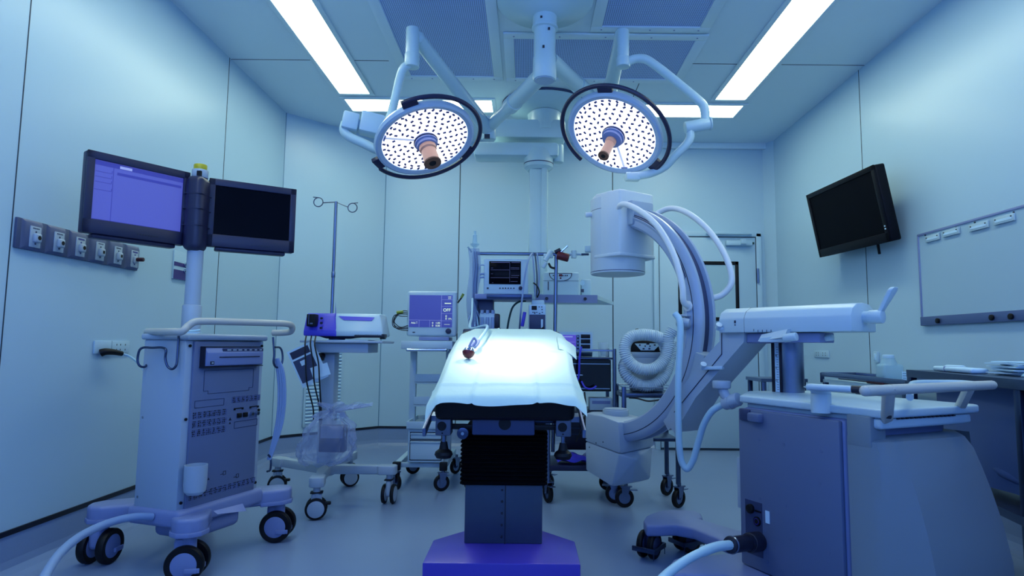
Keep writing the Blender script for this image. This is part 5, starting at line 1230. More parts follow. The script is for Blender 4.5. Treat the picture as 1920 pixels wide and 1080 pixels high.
mb = MB(); mb.box(((wx0 + wx1) / 2, 4.2, (zq + zt2) / 2), (wx1 - wx0 - .01, .12, zt2 - zq), .008, taper=None); mb.box(((wx0 + wx1) / 2, 4.2, zt2 - .02), (wx1 - wx0 + .0, .125, .04), .006); mb.build('housing', M['white_cool'], wu)
z0_, z1_ = zt2, f(0, 643).z
mb = MB(); mb.box(((wx0 + wx1) / 2, 4.2, (z0_ + z1_) / 2 + .008), (wx1 - wx0 + .02, .12, z1_ - z0_ + .015), .01); mb.build('control_head', M['black'], wu)
pts_ = [f(1190.5, 644), f(1241, 643.5), f(1227, 657), f(1202, 657)]
mb = MB(); mb.slab([V((p.x, 4.137, p.z)) for p in pts_], V((0, .004, 0))); mb.mi = 1
for px, py, w_ in ((1207, 654, .013), (1218, 654, .013), (1200, 647, .01), (1210, 649, .008), (1219, 649, .008), (1228, 647, .012), (1215, 645, .02)): q = f(px, py); mb.box((q.x, 4.1355, q.z), (w_, .002, .009))
mb.build('control_panel', [M['paper'], M['navy']], wu)
mb = MB(); q = f(1198, 620); mb.sphere(V((q.x, 4.19, q.z - .004)), (.022, .02, .02), 14); mb.cyl((q.x, 4.19, q.z - .12), (q.x, 4.19, q.z), .006, n=8); mb.build('pole_knob', M['black'], wu)
# ribbed hose
hp = [(1262, 618, 4.02), (1254, 632, 4.02), (1252, 652, 4.01), (1246, 674, 4.0), (1230, 689, 3.99), (1208, 693, 3.99), (1187, 685, 3.99), (1174, 668, 3.99), (1172, 648, 4.0), (1181, 633, 4.01), (1199, 628, 4.02), (1222, 629, 4.03), (1240, 636, 4.05), (1247, 652, 4.08), (1249, 672, 4.08)]
hp2 = [(1259, 640, 4.10), (1256, 668, 4.09), (1250, 694, 4.07), (1238, 714, 4.05), (1216, 724, 4.05), (1193, 719, 4.05), (1176, 705, 4.06), (1170, 689, 4.08), (1175, 676, 4.11)]
def ribbed(name, hh):
    P = smooth_pts([at(*h) for h in hh], 24); acc = [0]
    for a_, b_ in zip(P, P[1:]): acc.append(acc[-1] + (b_ - a_).length)
    tot = acc[-1]; n_ = int(tot / .0030); Q = []; k = 0
    for i in range(n_ + 1):
        s_ = tot * i / n_
        while k < len(acc) - 2 and acc[k + 1] < s_: k += 1
        Q.append(P[k].lerp(P[k + 1], (s_ - acc[k]) / max(1e-6, acc[k + 1] - acc[k])))
    rr = [.0355 + .0032 * (1 if (i % 4) in (0, 1) else -1) for i in range(n_ + 1)]
    mb = MB(); mb.tube(Q, lambda u: rr[min(n_, int(round(u * n_)))], n=20, smooth=False); return mb.build(name, M['hose'], wu, sharp=50)
ribbed('ribbed_hose', hp); ribbed('ribbed_hose', hp2)
mb = MB(); mb.tube([V((WX0 + .04, 4.0, zf - .03)), at(1195, 747, 3.94), at(1215, 752, 3.93), at(1235, 750, 3.94), V((WX1 - .05, 4.0, zf - .03))], .005, n=8); mb.build('power_lead', M['cable_black'], ws)
# ================================================================== C-ARM X-RAY MACHINE
CH = V((.55, -.835, 0)).normalized()            # from the opening of the arc towards its back
CN = V((CH.y, -CH.x, 0))                        # side normal that faces the camera's left
C0 = V((.53, 3.6, 1.125))
CFR = Matrix(((CH.x, 0, CN.x, C0.x), (CH.y, 0, CN.y, C0.y), (0, 1, 0, C0.z), (0, 0, 0, 1)))   # x = h, y = up, z = side normal
ca = thing('c_arm_xray_machine', 'large white C-shaped x-ray machine on a wheeled grey cart', 'x-ray machine', (1.1, 2.4, 0))
RI, RO, WD = .555, .665, .135
def arc(mb, prof, a0, a1, n=64):
    """sweep closed section (radius, side) along the arc"""
    t = bmesh.new(); rings = []
    for i in range(n + 1):
        a = a0 + (a1 - a0) * i / n
        rings.append([t.verts.new((r * math.cos(a), r * math.sin(a), s_)) for r, s_ in prof])
    m = len(prof)
    for i in range(n):
        for k in range(m): t.faces.new((rings[i][k], rings[i][(k + 1) % m], rings[i + 1][(k + 1) % m], rings[i + 1][k]))
    t.faces.new(rings[0]); t.faces.new(rings[-1][::-1]); bmesh.ops.recalc_face_normals(t, faces=t.faces[:])
    mb._merge(t)
a0, a1 = math.radians(-80), math.radians(77)
w = WD / 2
mb = MB(CFR)
arc(mb, [(RI, -w * .8), (RI, w * .8), (RI + .012, w), (RO - .03, w), (RO - .01, w * .9), (RO, w * .7), (RO, w * .45), (RO - .022, w * .38), (RO - .022, -w * .38), (RO, -w * .45), (RO, -w * .7), (RO - .01, -w * .9), (RO - .03, -w), (RI + .012, -w)], a0, a1)
arco = mb.build('c_arc', M['arc'], ca)
# seam lines along the arc sides and the groove in its back
mb = MB(CFR); arc(mb, [(RI + .068, w), (RI + .072, w), (RI + .072, w + .0012), (RI + .068, w + .0012)], a0, a1); mb.build('seam_line', M['navy'], arco)
mb = MB(CFR); arc(mb, [(RO - .028, w * .36), (RO - .0205, w * .36), (RO - .0205, -w * .36), (RO - .028, -w * .36)], a0 * .97, a1 * .97); mb.build('guide_groove', M['grey_dark'], arco)
mb = MB(CFR); arc(mb, [(RI - .006, w * .55), (RI + .055, w + .008), (RI + .06, w + .004), (RI + .06, w - .01), (RI - .006, w * .2)], math.radians(20), a1); mb.mi = 1
arc(mb, [(RI + .058, w + .002), (RI + .063, w + .0065), (RI + .063, w), (RI + .058, w)], math.radians(20), a1); mb.build('arc_cover', [M['arc'], M['navy']], arco)
mb = MB(CFR); arc(mb, [(RI - .004, w * .8), (RI + .03, w + .004), (RI + .034, w + .002), (RI + .034, w - .01), (RI - .004, w * .3)], math.radians(-14), math.radians(16)); mb.build('arc_cover', M['arc'], arco)
# image intensifier --------------------------------------------------------
zi = lambda y: at(1160, y, 3.6).z
IC = V((at(1158, 450, 3.6).x, 3.6, 0)); rI = .157
zt, zb = zi(368), zi(515)
mb = MB(); mb.lathe([(0, zt), (rI * .78, zt), (rI * .9, zt - .008), (rI, zt - .03), (rI, zb + .004), (rI * .985, zb), (0, zb)], IC, n=64)
mb.mi = 1; mb.lathe([(rI * 1.001, zb + .012), (rI * 1.003, zb + .010), (rI * 1.001, zb + .008)], IC, n=64); mb.lathe([(rI * 1.001, zi(398)), (rI * 1.003, zi(398) - .0015), (rI * 1.001, zi(398) - .003)], IC, n=64)
ii = mb.build('image_intensifier', [M['white_ii'], M['grey_dark']], ca)
IF = Matrix(((CH.x, -CN.x, 0, IC.x), (CH.y, -CN.y, 0, IC.y), (0, 0, 1, 0), (0, 0, 0, 1)))      # x towards the arc
zf1, zf0 = zi(372), zi(487)
mb = MB(IF); poly = [(-.02, -.157), (.09, -.15), (.165, -.13), (.172, -.1), (.172, .1), (.165, .13), (.09, .15), (-.02, .157)]
mb.prism(poly, zf0, zi(370), bev=.012, seg=3); mb.prism([(x * 1.03, y * 1.03) for x, y in poly], zf0 - .004, zf0 + .014, bev=.004); mb.build('rear_housing', M['white_ii'], ii)
mb = MB(IF); mb.box((.19, 0, zi(412)), (.05, .165, .14), .012); mb.build('arc_clamp', M['white_cool'], ii)
mb = MB(); q = at(1101, 402, 3.58); mb.cyl(q + V((.03, 0, 0)), q + V((-.012, -.004, -.004)), .016, n=16, bev=.004); mb.build('side_knob', M['white_ii'], ii)
# grips -----------------------------------------------------------------------
LP = lambda r, deg, s_: CFR @ V((r * math.cos(math.radians(deg)), r * math.sin(math.radians(deg)), s_))
mb = MB(); mb.tube([LP(.60, 76, w + .0), LP(.645, 77, w + .05), LP(.672, 73, w + .07), LP(.672, 62, w + .075), LP(.665, 45, w + .075), LP(.655, 28, w + .075), LP(.64, 14, w + .07), LP(.62, 8, w + .055), LP(.60, 6, w + .0)], .0155, n=14)
for d_, r_ in ((76, .60), (6.3, .60)): mb.cyl(LP(r_, d_, w - .004), LP(r_, d_, w + .012), .026, n=20, bev=.003)
mb.build('grip', M['grip'], ca)
mb = MB(); mb.tube([LP(.62, 70, -w), LP(.66, 71, -w - .05), LP(.70, 66, -w - .07), LP(.72, 56, -w - .07), LP(.73, 40, -w - .07), LP(.735, 24, -w - .07), LP(.72, 15, -w - .065), LP(.67, 11, -w - .04), LP(.62, 10, -w)], .0155, n=14)
mb.build('grip', M['grip'], ca)
# hose clip and hose
mb = MB(); q = LP(.585, -2, w); mb.cyl(q + CN * -.005, q + CN * .05, .028, n=18, bev=.006); mb.cyl(q + CN * .03 + V((-.03, 0, .012)), q + CN * .035 + V((.03, -.02, 0)), .023, n=16, bev=.005); mb.box((0, 0, 0), (.05, .05, .012), .003, M=basis(LP(.585, 2, w + .004), CH)); mb.build('hose_clip', M['white_cool'], ca)
mb = MB(); mb.tube([at(1266, 588, 3.0), at(1274, 600, 2.98), at(1275, 640, 2.97), at(1272, 700, 2.97), at(1272, 780, 2.97), at(1274, 840, 2.97), at(1279, 868, 2.97), at(1288, 879, 2.96), at(1298, 866, 2.95), at(1309, 830, 2.93), at(1320, 795, 2.9), at(1336, 770, 2.86), at(1358, 757, 2.83)], .0155, n=12)
mb.build('high_voltage_hose', M['cable_white'], ca)
# x-ray tube housing ----------------------------------------------------------
TF = Matrix(((CH.x, -CN.x, 0, C0.x), (CH.y, -CN.y, 0, C0.y), (0, 0, 1, 0), (0, 0, 0, 1)))
ty = lambda px, py: at(px, py, 3.6).z
z_a, z_b, z_c = ty(1150, 779), ty(1150, 832), ty(1150, 905)
HX0, HX1, HY0, HY1 = -.175, .07, -.10, .15
mb = MB(TF); mb.hull([(HX0, HY0, z_b), (HX0, HY1, z_b), (HX1 + .06, HY1, z_b - .01), (HX1 + .06, HY0, z_b - .03), (HX0, HY0, z_a + .0), (HX0 + .03, HY0 + .03, z_a + .012), (HX0, HY1, z_a), (HX1 + .06, HY1, z_a - .02), (HX1 + .04, HY0, z_a - .02), (HX1 - .1, HY0, z_a + .002)], .008)
mb.mi = 1; mb.cyl((HX0 + .12, .03, z_a - .01), (HX0 + .12, .03, z_a + .028), .075, n=36, bev=.004); mb.cyl((HX0 + .12, .03, z_a + .026), (HX0 + .12, .03, z_a + .034), .066, n=36)
tb = mb.build('tube_housing', [M['white_cool'], M['white_cool']], ca)
mb = MB(TF); mb.hull([(HX0, HY0, z_b - .002), (HX0, HY1, z_b), (HX1 + .05, HY1, z_b - .012), (HX1 + .05, HY0, z_b - .032), (HX0 + .005, HY0 + .002, z_c + .05), (HX0, HY1, z_c + .04), (HX1 + .03, HY1, z_c + .02), (HX1 - .01, HY0 + .0, z_c), (HX1 + .10, HY0 + .08, z_b - .06), (HX1 + .04, HY0 + .1, z_c + .02)], .008); mb.mi = 1
for x, z in ((HX0 + .01, z_b + .015), (HX0 + .1, z_b + .002), (HX0 + .16, z_b + .015), (HX0 + .04, z_b - .03)): mb.cyl((x, HY0 - .001, z), (x, HY0 + .004, z), .004, n=8)
mb.build('collimator_housing', [M['white_cool'], M['dark']], tb)
# diagonal carriage bar and arc holder -----------------------------------------
def bar_q(px, py, Y): return at(px, py, Y)
top, bot = at(1410, 620, 2.83), at(1292, 770, 3.02)
ax = (bot - top); Lb = ax.length
B_ = basis((top + bot) / 2, -ax, (0, 0, 1))       # x up along the bar, y across, z upward-ish
fl = lambda pts, off=0: [V(p) for p in pts]
nside = V((-.80, -.55, 0)).normalized(); th = .135                   # side facing the camera-left, bar thickness
PL0 = at(1349, 640, 2.82)
def onpl(px, py, off=0.):
    d = ray(px, py); o = V((0, 0, HEYE)); return o + d * ((PL0 + CN * off - o).dot(CN) / d.dot(CN))
th = .165
mb = MB(); mb.slab([onpl(*p) for p in ((1394, 642), (1398, 604), (1349, 613), (1349, 640))], -CN * th); mb.slab([onpl(*p) for p in ((1394, 642), (1349, 640), (1316, 676), (1282, 722), (1247, 788), (1264, 811), (1272, 800), (1304, 746))], -CN * th)
mb.build('carriage_arm', M['white_cool'], ca)
for pts_ in (((1353, 622), (1353, 664), (1322, 702), (1264, 773)),):
    mb = MB(); mb.tube([onpl(x_, y_, .002) for x_, y_ in pts_], .0018, n=6, smooth=False); mb.build('joint_line', M['navy'], ca)
# holder block reaching the back of the arc
mb = MB(CFR); arc(mb, [(RO - .03, w * .36), (RO + .0, w + .012), (RO + .055, w + .012), (RO + .055, -w - .012), (RO, -w - .012), (RO - .03, -w * .36)], math.radians(-50), math.radians(-14), 24); mb.build('arc_holder', M['white_cool'], ca)
for px, py, wd in ((1336, 690, .10), (1366, 616, .09)):
    mb = MB(); q = onpl(px, py, .012); mb.box((0, 0, 0), (wd, .035, .016), .005, M=basis(q, V((.8, -.55, .05)))); mb.cyl(q + V((-.04, .02, 0)), q + V((-.04, -.0, .018)), .014, n=12); mb.build('lock_lever', M['white'], ca)
mb = MB(); q = at(1353, 722, 2.80); mb.cyl(q + V((0, 0, .02)), q + V((0, 0, -.015)), .04, n=24, bev=.006); mb.tube([q, at(1358, 738, 2.79), at(1366, 750, 2.78)], .022, n=12); mb.cyl(at(1358, 757, 2.80), at(1386, 748, 2.74), .03, n=18, bev=.006); mb.cyl(at(1368, 754, 2.78), at(1372, 753, 2.77), .033, n=18); mb.build('hose_joint', M['white_cool'], ca)
# horizontal cross arm -----------------------------------------------------------
AR, AL = at(1620, 598, 2.38), at(1373, 606, 2.84)
ax = V((AR.x - AL.x, AR.y - AL.y, 0)); La = ax.length; zA0, zA1 = at(1590, 622, 2.38).z, at(1600, 567, 2.38).z
AF = basis(V((AL.x, AL.y, 0)), ax)                    # x along arm towards the right end, y away
wA = .205; H_ = zA1 - zA0
prof = [(-wA / 2, zA0), (wA / 2, zA0), (wA / 2, zA0 + H_ * .55), (wA * .42, zA0 + H_ * .8), (wA * .25, zA0 + H_ * .96), (0, zA1), (-wA * .25, zA0 + H_ * .96), (-wA * .42, zA0 + H_ * .8), (-wA / 2, zA0 + H_ * .55)]
mb = MB(AF); PX2 = Matrix(((0, 0, 1, 0), (1, 0, 0, 0), (0, 1, 0, 0), (0, 0, 0, 1)))
mb.prism(prof, .0, La, M=PX2, bev=.006)
mb.mi = 1; mb.prism([(y * 1.003, zA0 + (z - zA0) * 1.004) for y, z in prof], La * .22, La * .222, M=PX2); xm = La * .145; mb.box((xm, -wA / 2 - .0008, zA0 + H_ * .42), (.008, .0014, .012)); mb.box((xm, -wA / 2 - .0008, zA0 + H_ * .3), (.004, .0014, .008)); 
for k in range(5): mb.box((La * .3 + k * .02, -wA / 2 - .0008, zA0 + .006 if k else zA0 + .01), (.0015, .0014, .01))
mb.build('cross_arm', [M['white'], M['navy']], ca)
mb = MB(AF); mb.cyl((La - .01, 0, zA0 + H_ * .5), (La + .055, 0, zA0 + H_ * .5), .022, n=20, bev=.003); mb.mi = 0
e_ = V((La + .05, 0, zA0 + H_ * .5)); u_ = V((.48, .05, .87)).normalized()
mb.prism([(-.016, 0), (.016, 0), (.014, .035), (.026, .112), (.016, .124), (-.016, .124), (-.026, .112), (-.014, .035)], -.009, .009, M=Matrix.Translation(e_) @ Matrix(((.0, u_.x, 1, 0), (1, u_.y, 0, 0), (0, u_.z, 0, 0), (0, 0, 0, 1))), bev=.004)
mb.cyl(e_ + V((-.03, 0, 0)), e_ + V((.02, 0, 0)), .026, n=18, bev=.004)
mb.build('brake_handle', M['white'], ca)
# under-arm carriage with levers
mb = MB(AF); mb.box((La * .47, 0, zA0 - .022), (La * .56, .12, .04), .005); mb.box((La * .17, .01, zA0 - .02), (.12, .12, .05), .004); mb.build('carriage', M['grey_blue'], ca)
q1, q2 = at(1421, 630, 2.6), at(1490, 621, 2.47)
mb = MB(); mb.slab([at(1421, 640, 2.62), at(1428, 627, 2.62), at(1477, 617, 2.5), at(1470, 632, 2.5)], V((.05, .03, .004))); mb.cyl(at(1470, 634, 2.5), at(1494, 631, 2.46), .017, n=16, bev=.003); mb.slab([at(1424, 641, 2.6), at(1470, 641, 2.52), at(1470, 629, 2.52), at(1424, 634, 2.6)], V((.04, .03, 0))); mb.build('brake_lever', M['white'], ca)
mb = MB(); mb.cyl(at(1535, 634, 2.52), at(1561, 633, 2.46), .0125, n=14, bev=.003); mb.build('brake_knob', M['white'], ca)
# lift column and cart -----------------------------------------------------------
ca_ax = V((.42, -.905, 0)).normalized()                # cart axis towards the camera
cb_ax = V((-ca_ax.y, ca_ax.x, 0))                     # to the right
KL = atz(1388, 741, .80); K0 = V((KL.x, KL.y, 0))     # far-left corner of the cart top
KF = Matrix(((ca_ax.x, cb_ax.x, 0, K0.x), (ca_ax.y, cb_ax.y, 0, K0.y), (0, 0, 1, 0), (0, 0, 0, 1)))    # x near, y right, z up
ki = KF.inverted()
def kl(px, py, z): return ki @ atz(px, py, z)
lc = kl(1483, 735, .80)
mb = MB(KF); zc = zA0 - .04; mb.cyl((lc.x, lc.y, .79), (lc.x, lc.y, zc), .056, n=36); mb.mi = 1; mb.box((lc.x - .02, lc.y - .058, (.79 + zc) / 2), (.05, .012, zc - .79), .002); mb.mi = 2; mb.box((lc.x - .012, lc.y - .065, (.79 + zc) / 2), (.022, .002, zc - .79)); mb.mi = 1
for k in range(19): mb.box((lc.x - (.008 if k % 5 else .011), lc.y - .0665, .80 + k * (zc - .81) / 19), (.010 if k % 5 else .018, .0012, .0016))
for k in (4, 9, 14): mb.text(str(20 - k * 2), .012, Matrix(((1, 0, 0, lc.x - .016), (0, 0, 1, lc.y - .0665), (0, 1, 0, .806 + k * (zc - .81) / 19), (0, 0, 0, 1))), .0004)
mb.build('lift_column', [M['steel'], M['dark'], M['paper']], ca)
E1 = .475                     # length of the dark side panel, E2 = end of the white rear body
E2 = .60; WK = .53
mb = MB(KF); mb.box((E1 / 2 + .0, WK / 2, .455), (E1, WK, .60), .02, seg=3); mb.box((-.02, WK * .62, .455), (.2, WK * .6, .60), .02, seg=3); mb.build('cart_body', M['grey_blue'], ca)
mb = MB(KF); mb.box((E1 / 2 - .005, -.006, .452), (E1 - .015, .022, .598), .008, seg=2)
for x in (.12, .24, .40):
    for z in (.2, .31, .42, .53, .64): mb.cyl((x + .02 * math.sin(z * 9), -.0165, z), (x + .02 * math.sin(z * 9), -.0178, z), .006, n=12)
sp = mb.build('side_panel', M['panel_side'], ca)
mb = MB(KF); mb.box((.045, -.02, .728), (.05, .014, .045), .004); mb.mi = 1; mb.box((.105, -.028, .724), (.06, .03, .034), .007); mb.build('latch', [M['grey_dark'], M['panel_side']], sp)
# socket strip with plugged connector
mb = MB(KF); mb.box((.075, -.0172, .305), (.085, .003, .20), .0); mb.mi = 1
mb.cyl((.065, -.016, .375), (.065, -.034, .375), .017, n=18, bev=.004); mb.cyl((.095, -.016, .335), (.095, -.024, .335), .017, n=18); mb.box((.1, -.019, .372), (.03, .004, .006)); mb.mi = 2; mb.cyl((.095, -.0235, .335), (.095, -.0255, .335), .0125, n=18); mb.mi = 1; mb.cyl((.095, -.0245, .335), (.095, -.0265, .335), .009, n=16)
mb.mi = 3; mb.box((.145, -.0185, .362), (.02, .002, .045)); mb.build('socket_strip', [M['grey_dark'], M['black'], M['chrome'], M['paper']], sp)
cq = KF @ V((.10, -.02, .262)); pl = [at(1418, 1018, cq.y - .0), at(1398, 1020, cq.y - .02)]
mb = MB(); q0 = cq; q1 = at(1368, 1022, cq.y - .14); mb.cyl(q0, q0.lerp(q1, .35), .036, n=24, bev=.006); mb.cyl(q0.lerp(q1, .3), q0.lerp(q1, .42), .031, n=24); mb.cyl(q0.lerp(q1, .4), q1, .029, n=24, bev=.004); mb.mi = 1; mb.lathe([(.0295, 0), (.032, .003), (.0295, .008)], q0.lerp(q1, .93), q1 - q0, n=24)
mb.build('cable_connector', [M['dark'], M['steel']], ca)
mb = MB(); mb.tube([q1, at(1345, 1025, cq.y - .2), at(1310, 1038, cq.y - .3), at(1275, 1058, cq.y - .4), at(1245, 1082, cq.y - .48), at(1215, 1115, cq.y - .55), at(1180, 1160, cq.y - .62)], lambda u: .0165 if u < .3 else .0145, n=12); mb.build('power_cable', M['cable_white'], ca)
# white rear body: rounded, wider at the foot
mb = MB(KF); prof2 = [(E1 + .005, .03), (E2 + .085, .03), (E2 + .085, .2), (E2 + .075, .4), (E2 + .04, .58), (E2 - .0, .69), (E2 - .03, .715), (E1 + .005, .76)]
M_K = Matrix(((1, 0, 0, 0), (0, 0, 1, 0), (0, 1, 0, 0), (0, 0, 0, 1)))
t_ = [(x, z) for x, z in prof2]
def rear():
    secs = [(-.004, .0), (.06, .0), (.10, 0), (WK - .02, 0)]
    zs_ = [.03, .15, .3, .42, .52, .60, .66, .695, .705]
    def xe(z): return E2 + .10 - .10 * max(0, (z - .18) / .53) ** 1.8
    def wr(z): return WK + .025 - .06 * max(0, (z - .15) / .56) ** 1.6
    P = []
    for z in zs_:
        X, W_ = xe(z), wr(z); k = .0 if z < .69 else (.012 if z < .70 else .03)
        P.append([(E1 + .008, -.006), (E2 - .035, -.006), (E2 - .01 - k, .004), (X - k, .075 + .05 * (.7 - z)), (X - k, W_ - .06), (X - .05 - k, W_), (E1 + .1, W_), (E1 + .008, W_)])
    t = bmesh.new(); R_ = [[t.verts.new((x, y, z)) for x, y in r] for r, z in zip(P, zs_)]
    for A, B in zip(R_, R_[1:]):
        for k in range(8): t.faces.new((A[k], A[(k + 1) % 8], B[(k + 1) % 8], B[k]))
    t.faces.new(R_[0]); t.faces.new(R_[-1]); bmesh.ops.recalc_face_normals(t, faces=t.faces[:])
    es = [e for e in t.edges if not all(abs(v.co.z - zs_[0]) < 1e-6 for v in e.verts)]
    mb = MB(KF); mb._merge(t); return mb.build('rear_housing', M['shaded_cart_enamel'], ca, sharp=28)
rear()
mb = MB(KF); mb.box((E1 + .008 + (E2 - .03 - E1 - .008) / 2, .03, .725), (E2 - .03 - E1 - .008, .075, .10), .006); mb.build('side_cheek', M['shaded_cart_enamel'], ca)
mb = MB(KF); mb.box(((E1 + E2) / 2 - .03, WK / 2 - .03, .725), (E2 - E1 - .08, WK - .14, .05), .01); mb.build('neck', M['grey_blue'], ca)
mb = MB(KF); mb.box(((E1 + E2) / 2 - .0, WK / 2 - .02, .7535), (E2 - E1 - .01, WK - .06, .035), .01, seg=3); mb.box((E1 / 2, WK / 2, .76), (E1 - .02, WK - .05, .02), .004); mb.mi = 1
for k in range(14): mb.box((E2 - .003, .09 + k * .022, .768), (.006, .012, .004))
mb.build('keyboard_shelf', [M['white'], M['dark']], ca)
mb = MB(KF); mb.prism([(-.004, -.002), (E1 * .5, -.004), (E2 - .004, .0), (E2 + .01, .012), (E2 + .004, WK - .02), (E2 - .02, WK), (-.10, WK), (-.18, .22), (-.16, .19), (-.012, .012)], .772, .80, bev=.007, seg=3); mb.build('top_plate', M['white'], ca)
# beige tubular push handle
z_h = .872
hA, hB = kl(1622, 733, z_h), kl(1860, 722, z_h)
mb = MB(KF); bA, bB = V((E2 - .0, .03, .77)), V((E2 - .03, WK - .085, .775))
m1, m2 = hA.lerp(hB, .16), hA.lerp(hB, .80)
mb.tube([hA, hA.lerp(hB, .3), hA.lerp(hB, .7), hB], .0155, n=14); mb.sphere(hA, .0155, 12); mb.sphere(hB, .0155, 12)
for a_, b_ in ((bA, m1), (bB, m2)):
    d_ = (b_ - a_); mb.box((0, 0, 0), (d_.length + .02, .034, .024), .008, M=basis((a_ + b_) / 2, d_, V((0, 1, 0)).cross(d_)))
mb.mi = 1
for a_, b_ in ((bA, m1), (bB, m2)): q = a_.lerp(b_, .12); mb.cyl(q + V((.01, -.016, .0)), q + V((.022, -.016, 0)), .007, n=12)
mb.build('push_handle', [M['beige'], M['dark']], ca)
# pale grip on short round posts at the left of the top
z_p = .86
mb = MB(KF); g0, g1 = kl(1512, 725, z_p), kl(1600, 730, z_p); mb.box((0, 0, 0), ((g1 - g0).length, .03, .022), .01, seg=3, M=basis((g0 + g1) / 2, g1 - g0)); mb.mi = 1; d_ = (g1 - g0).normalized(); mb.cyl(g1 - d_ * .004, g1 + d_ * .03, .012, n=14)
mb.mi = 0; q = kl(1540, 768, .78); mb.lathe([(0, .77), (.033, .77), (.033, .835), (.03, .838), (.028, .85), (.0, .852)], (q.x, q.y, 0), n=28); mb.lathe([(.03, .83), (.034, .845), (.055, .856), (0, .857)], (q.x, q.y, 0), n=28); mb.build('side_grip', [M['white'], M['dark']], ca)
# second pale rail seen behind the handle
mb = MB(KF); mb.tube([kl(1706, 745, .84), kl(1708, 725, .86), kl(1722, 718, .865), kl(1800, 718, .865), kl(1845, 722, .865)], .011, n=12); mb.build('far_rail', M['white_teal'], ca)
# undercarriage legs and casters
lg = [atz(1222, 972, .17), atz(1300, 958, .17), atz(1310, 985, .17), atz(1400, 1005, .17), atz(1400, 962, .17)]
mb = MB()
out = [(1206, 975), (1212, 966), (1235, 957), (1262, 955), (1300, 956), (1315, 962), (1318, 970), (1312, 972), (1352, 984), (1420, 1004), (1420, 1040), (1355, 1012), (1300, 990), (1266, 984), (1235, 985), (1212, 985)]
mb.prism([(atz(x, y, .165).x, atz(x, y, .165).y) for x, y in out], .112, .165, bev=.012, seg=3); mb.build('front_leg', M['grey_blue'], ca)
mb = MB(); out2 = [(1252, 1062), (1262, 1048), (1285, 1041), (1330, 1040), (1430, 1030), (1500, 1040), (1500, 1110), (1360, 1078), (1262, 1075)]
mb.prism([(atz(x, y, .15).x, atz(x, y, .15).y) for x, y in out2], .07, .15, bev=.012, seg=3); mb.build('side_leg', M['grey_blue'], ca)
def twin_caster(p, ang, r=.062):
    wf = Matrix.Translation((p.x, p.y, 0)) @ Matrix.Rotation(ang, 4, 'Z')
    mb = MB(wf); mb.box((0, 0, r + .018), (.05, .04, .075), .012); mb.box((0, -.052, r * .85), (.135, .012, .022), .003); mb.box((.066, 0, r * .85), (.01, .11, .022), .003); mb.box((-.066, 0, r * .85), (.01, .11, .022), .003)
    for s_ in (-1, 1): mb.cyl((s_ * .062, -.052, .012), (s_ * .062, -.052, r), .0018, n=6)
    c = mb.build('caster', M['steel_dark'], ca)
    for s_ in (-1, 1):
        mb = MB(wf); mb.lathe([(0, -.013), (r * .7, -.013), (r * .93, -.012), (r, -.006), (r, .006), (r * .93, .012), (r * .7, .013), (0, .013)], (0, s_ * .027, r), (0, 1, 0), n=32); mb.mi = 1; mb.cyl((0, s_ * .027 - .0145, r), (0, s_ * .027 + .0145, r), r * .68, n=28, bev=.003); mb.build('wheel', [M['black'], M['grey_dark']], c)
twin_caster(atz(1217, 1046, 0), .95); twin_caster(atz(1288, 1034, 0), .5)
mb = MB(KF); mb.box((-.03, WK * .3, .33), (.05, .16, .2), .02, seg=3); mb.box((-.03, .03, .45), (.03, .03, .2), .004); mb.build('foot_switch_holder', M['white_cool'], ca)
# ================================================================== RIGHT WALL
# wall television, leaning forward ------------------------------------------------
cen = V((2.267, 4.381, 1.936)); wd, ht = .93, .504
t = thing('wall_television', 'black flat television tilted forward on the right wall', 'television', cen)
rm = Matrix.Rotation(.006, 3, 'Z') @ Matrix.Rotation(-.201, 3, 'Y') @ Matrix.Rotation(.029, 3, 'X')
TFm = basis(cen, rm @ V((0, -1, 0)), rm @ V((0, 0, 1)))                     # x along the wall towards the camera, z up
sg = 1 if (TFm.to_3x3() @ V((0, 1, 0))).x < 0 else -1        # direction into the room
mb = MB(TFm); mb.box((0, -sg * .04, 0), (wd, .07, ht), .012, seg=3); mb.box((0, -sg * .09, 0), (wd * .5, .05, ht * .5), .02); bz = .035
for c, s_ in (((0, .0, ht / 2 - bz / 2), (wd, .014, bz)), ((0, .0, -ht / 2 + .03), (wd, .014, .06)), ((wd / 2 - bz / 2, 0, 0), (bz, .014, ht)), ((-wd / 2 + bz / 2, 0, 0), (bz, .014, ht))): mb.box(c, s_, .003)
body = mb.build('housing', M['tv_black'], t)
mb = MB(TFm); mb.box((0, -sg * .003, .012), (wd - 2 * bz, .008, ht - bz - .06)); mb.build('screen', M['tv_screen'], t)
mb = MB(TFm); e = 1
for k in range(2): mb.box((e * (wd / 2 - .016), sg * .0075, -ht / 2 + .085 + k * .018), (.014, .002, .009))
mb.build('sticker', M['paper'], body)
q = TFm @ V((0, -sg * .11, 0)); mb = MB(); mb.box(((q.x + XR) / 2, q.y, q.z), (XR - q.x, .07, .07), .008); mb.box((XR - .01, q.y, q.z), (.02, .2, .25), .004); mb.build('wall_mount', M['black'], t)
mb = MB(); mb.tube([at(1643, 440, 4.12), at(1646, 458, 4.14), at(1649, 476, 4.16)], .009, n=8); mb.build('cable_end', M['black'], t)

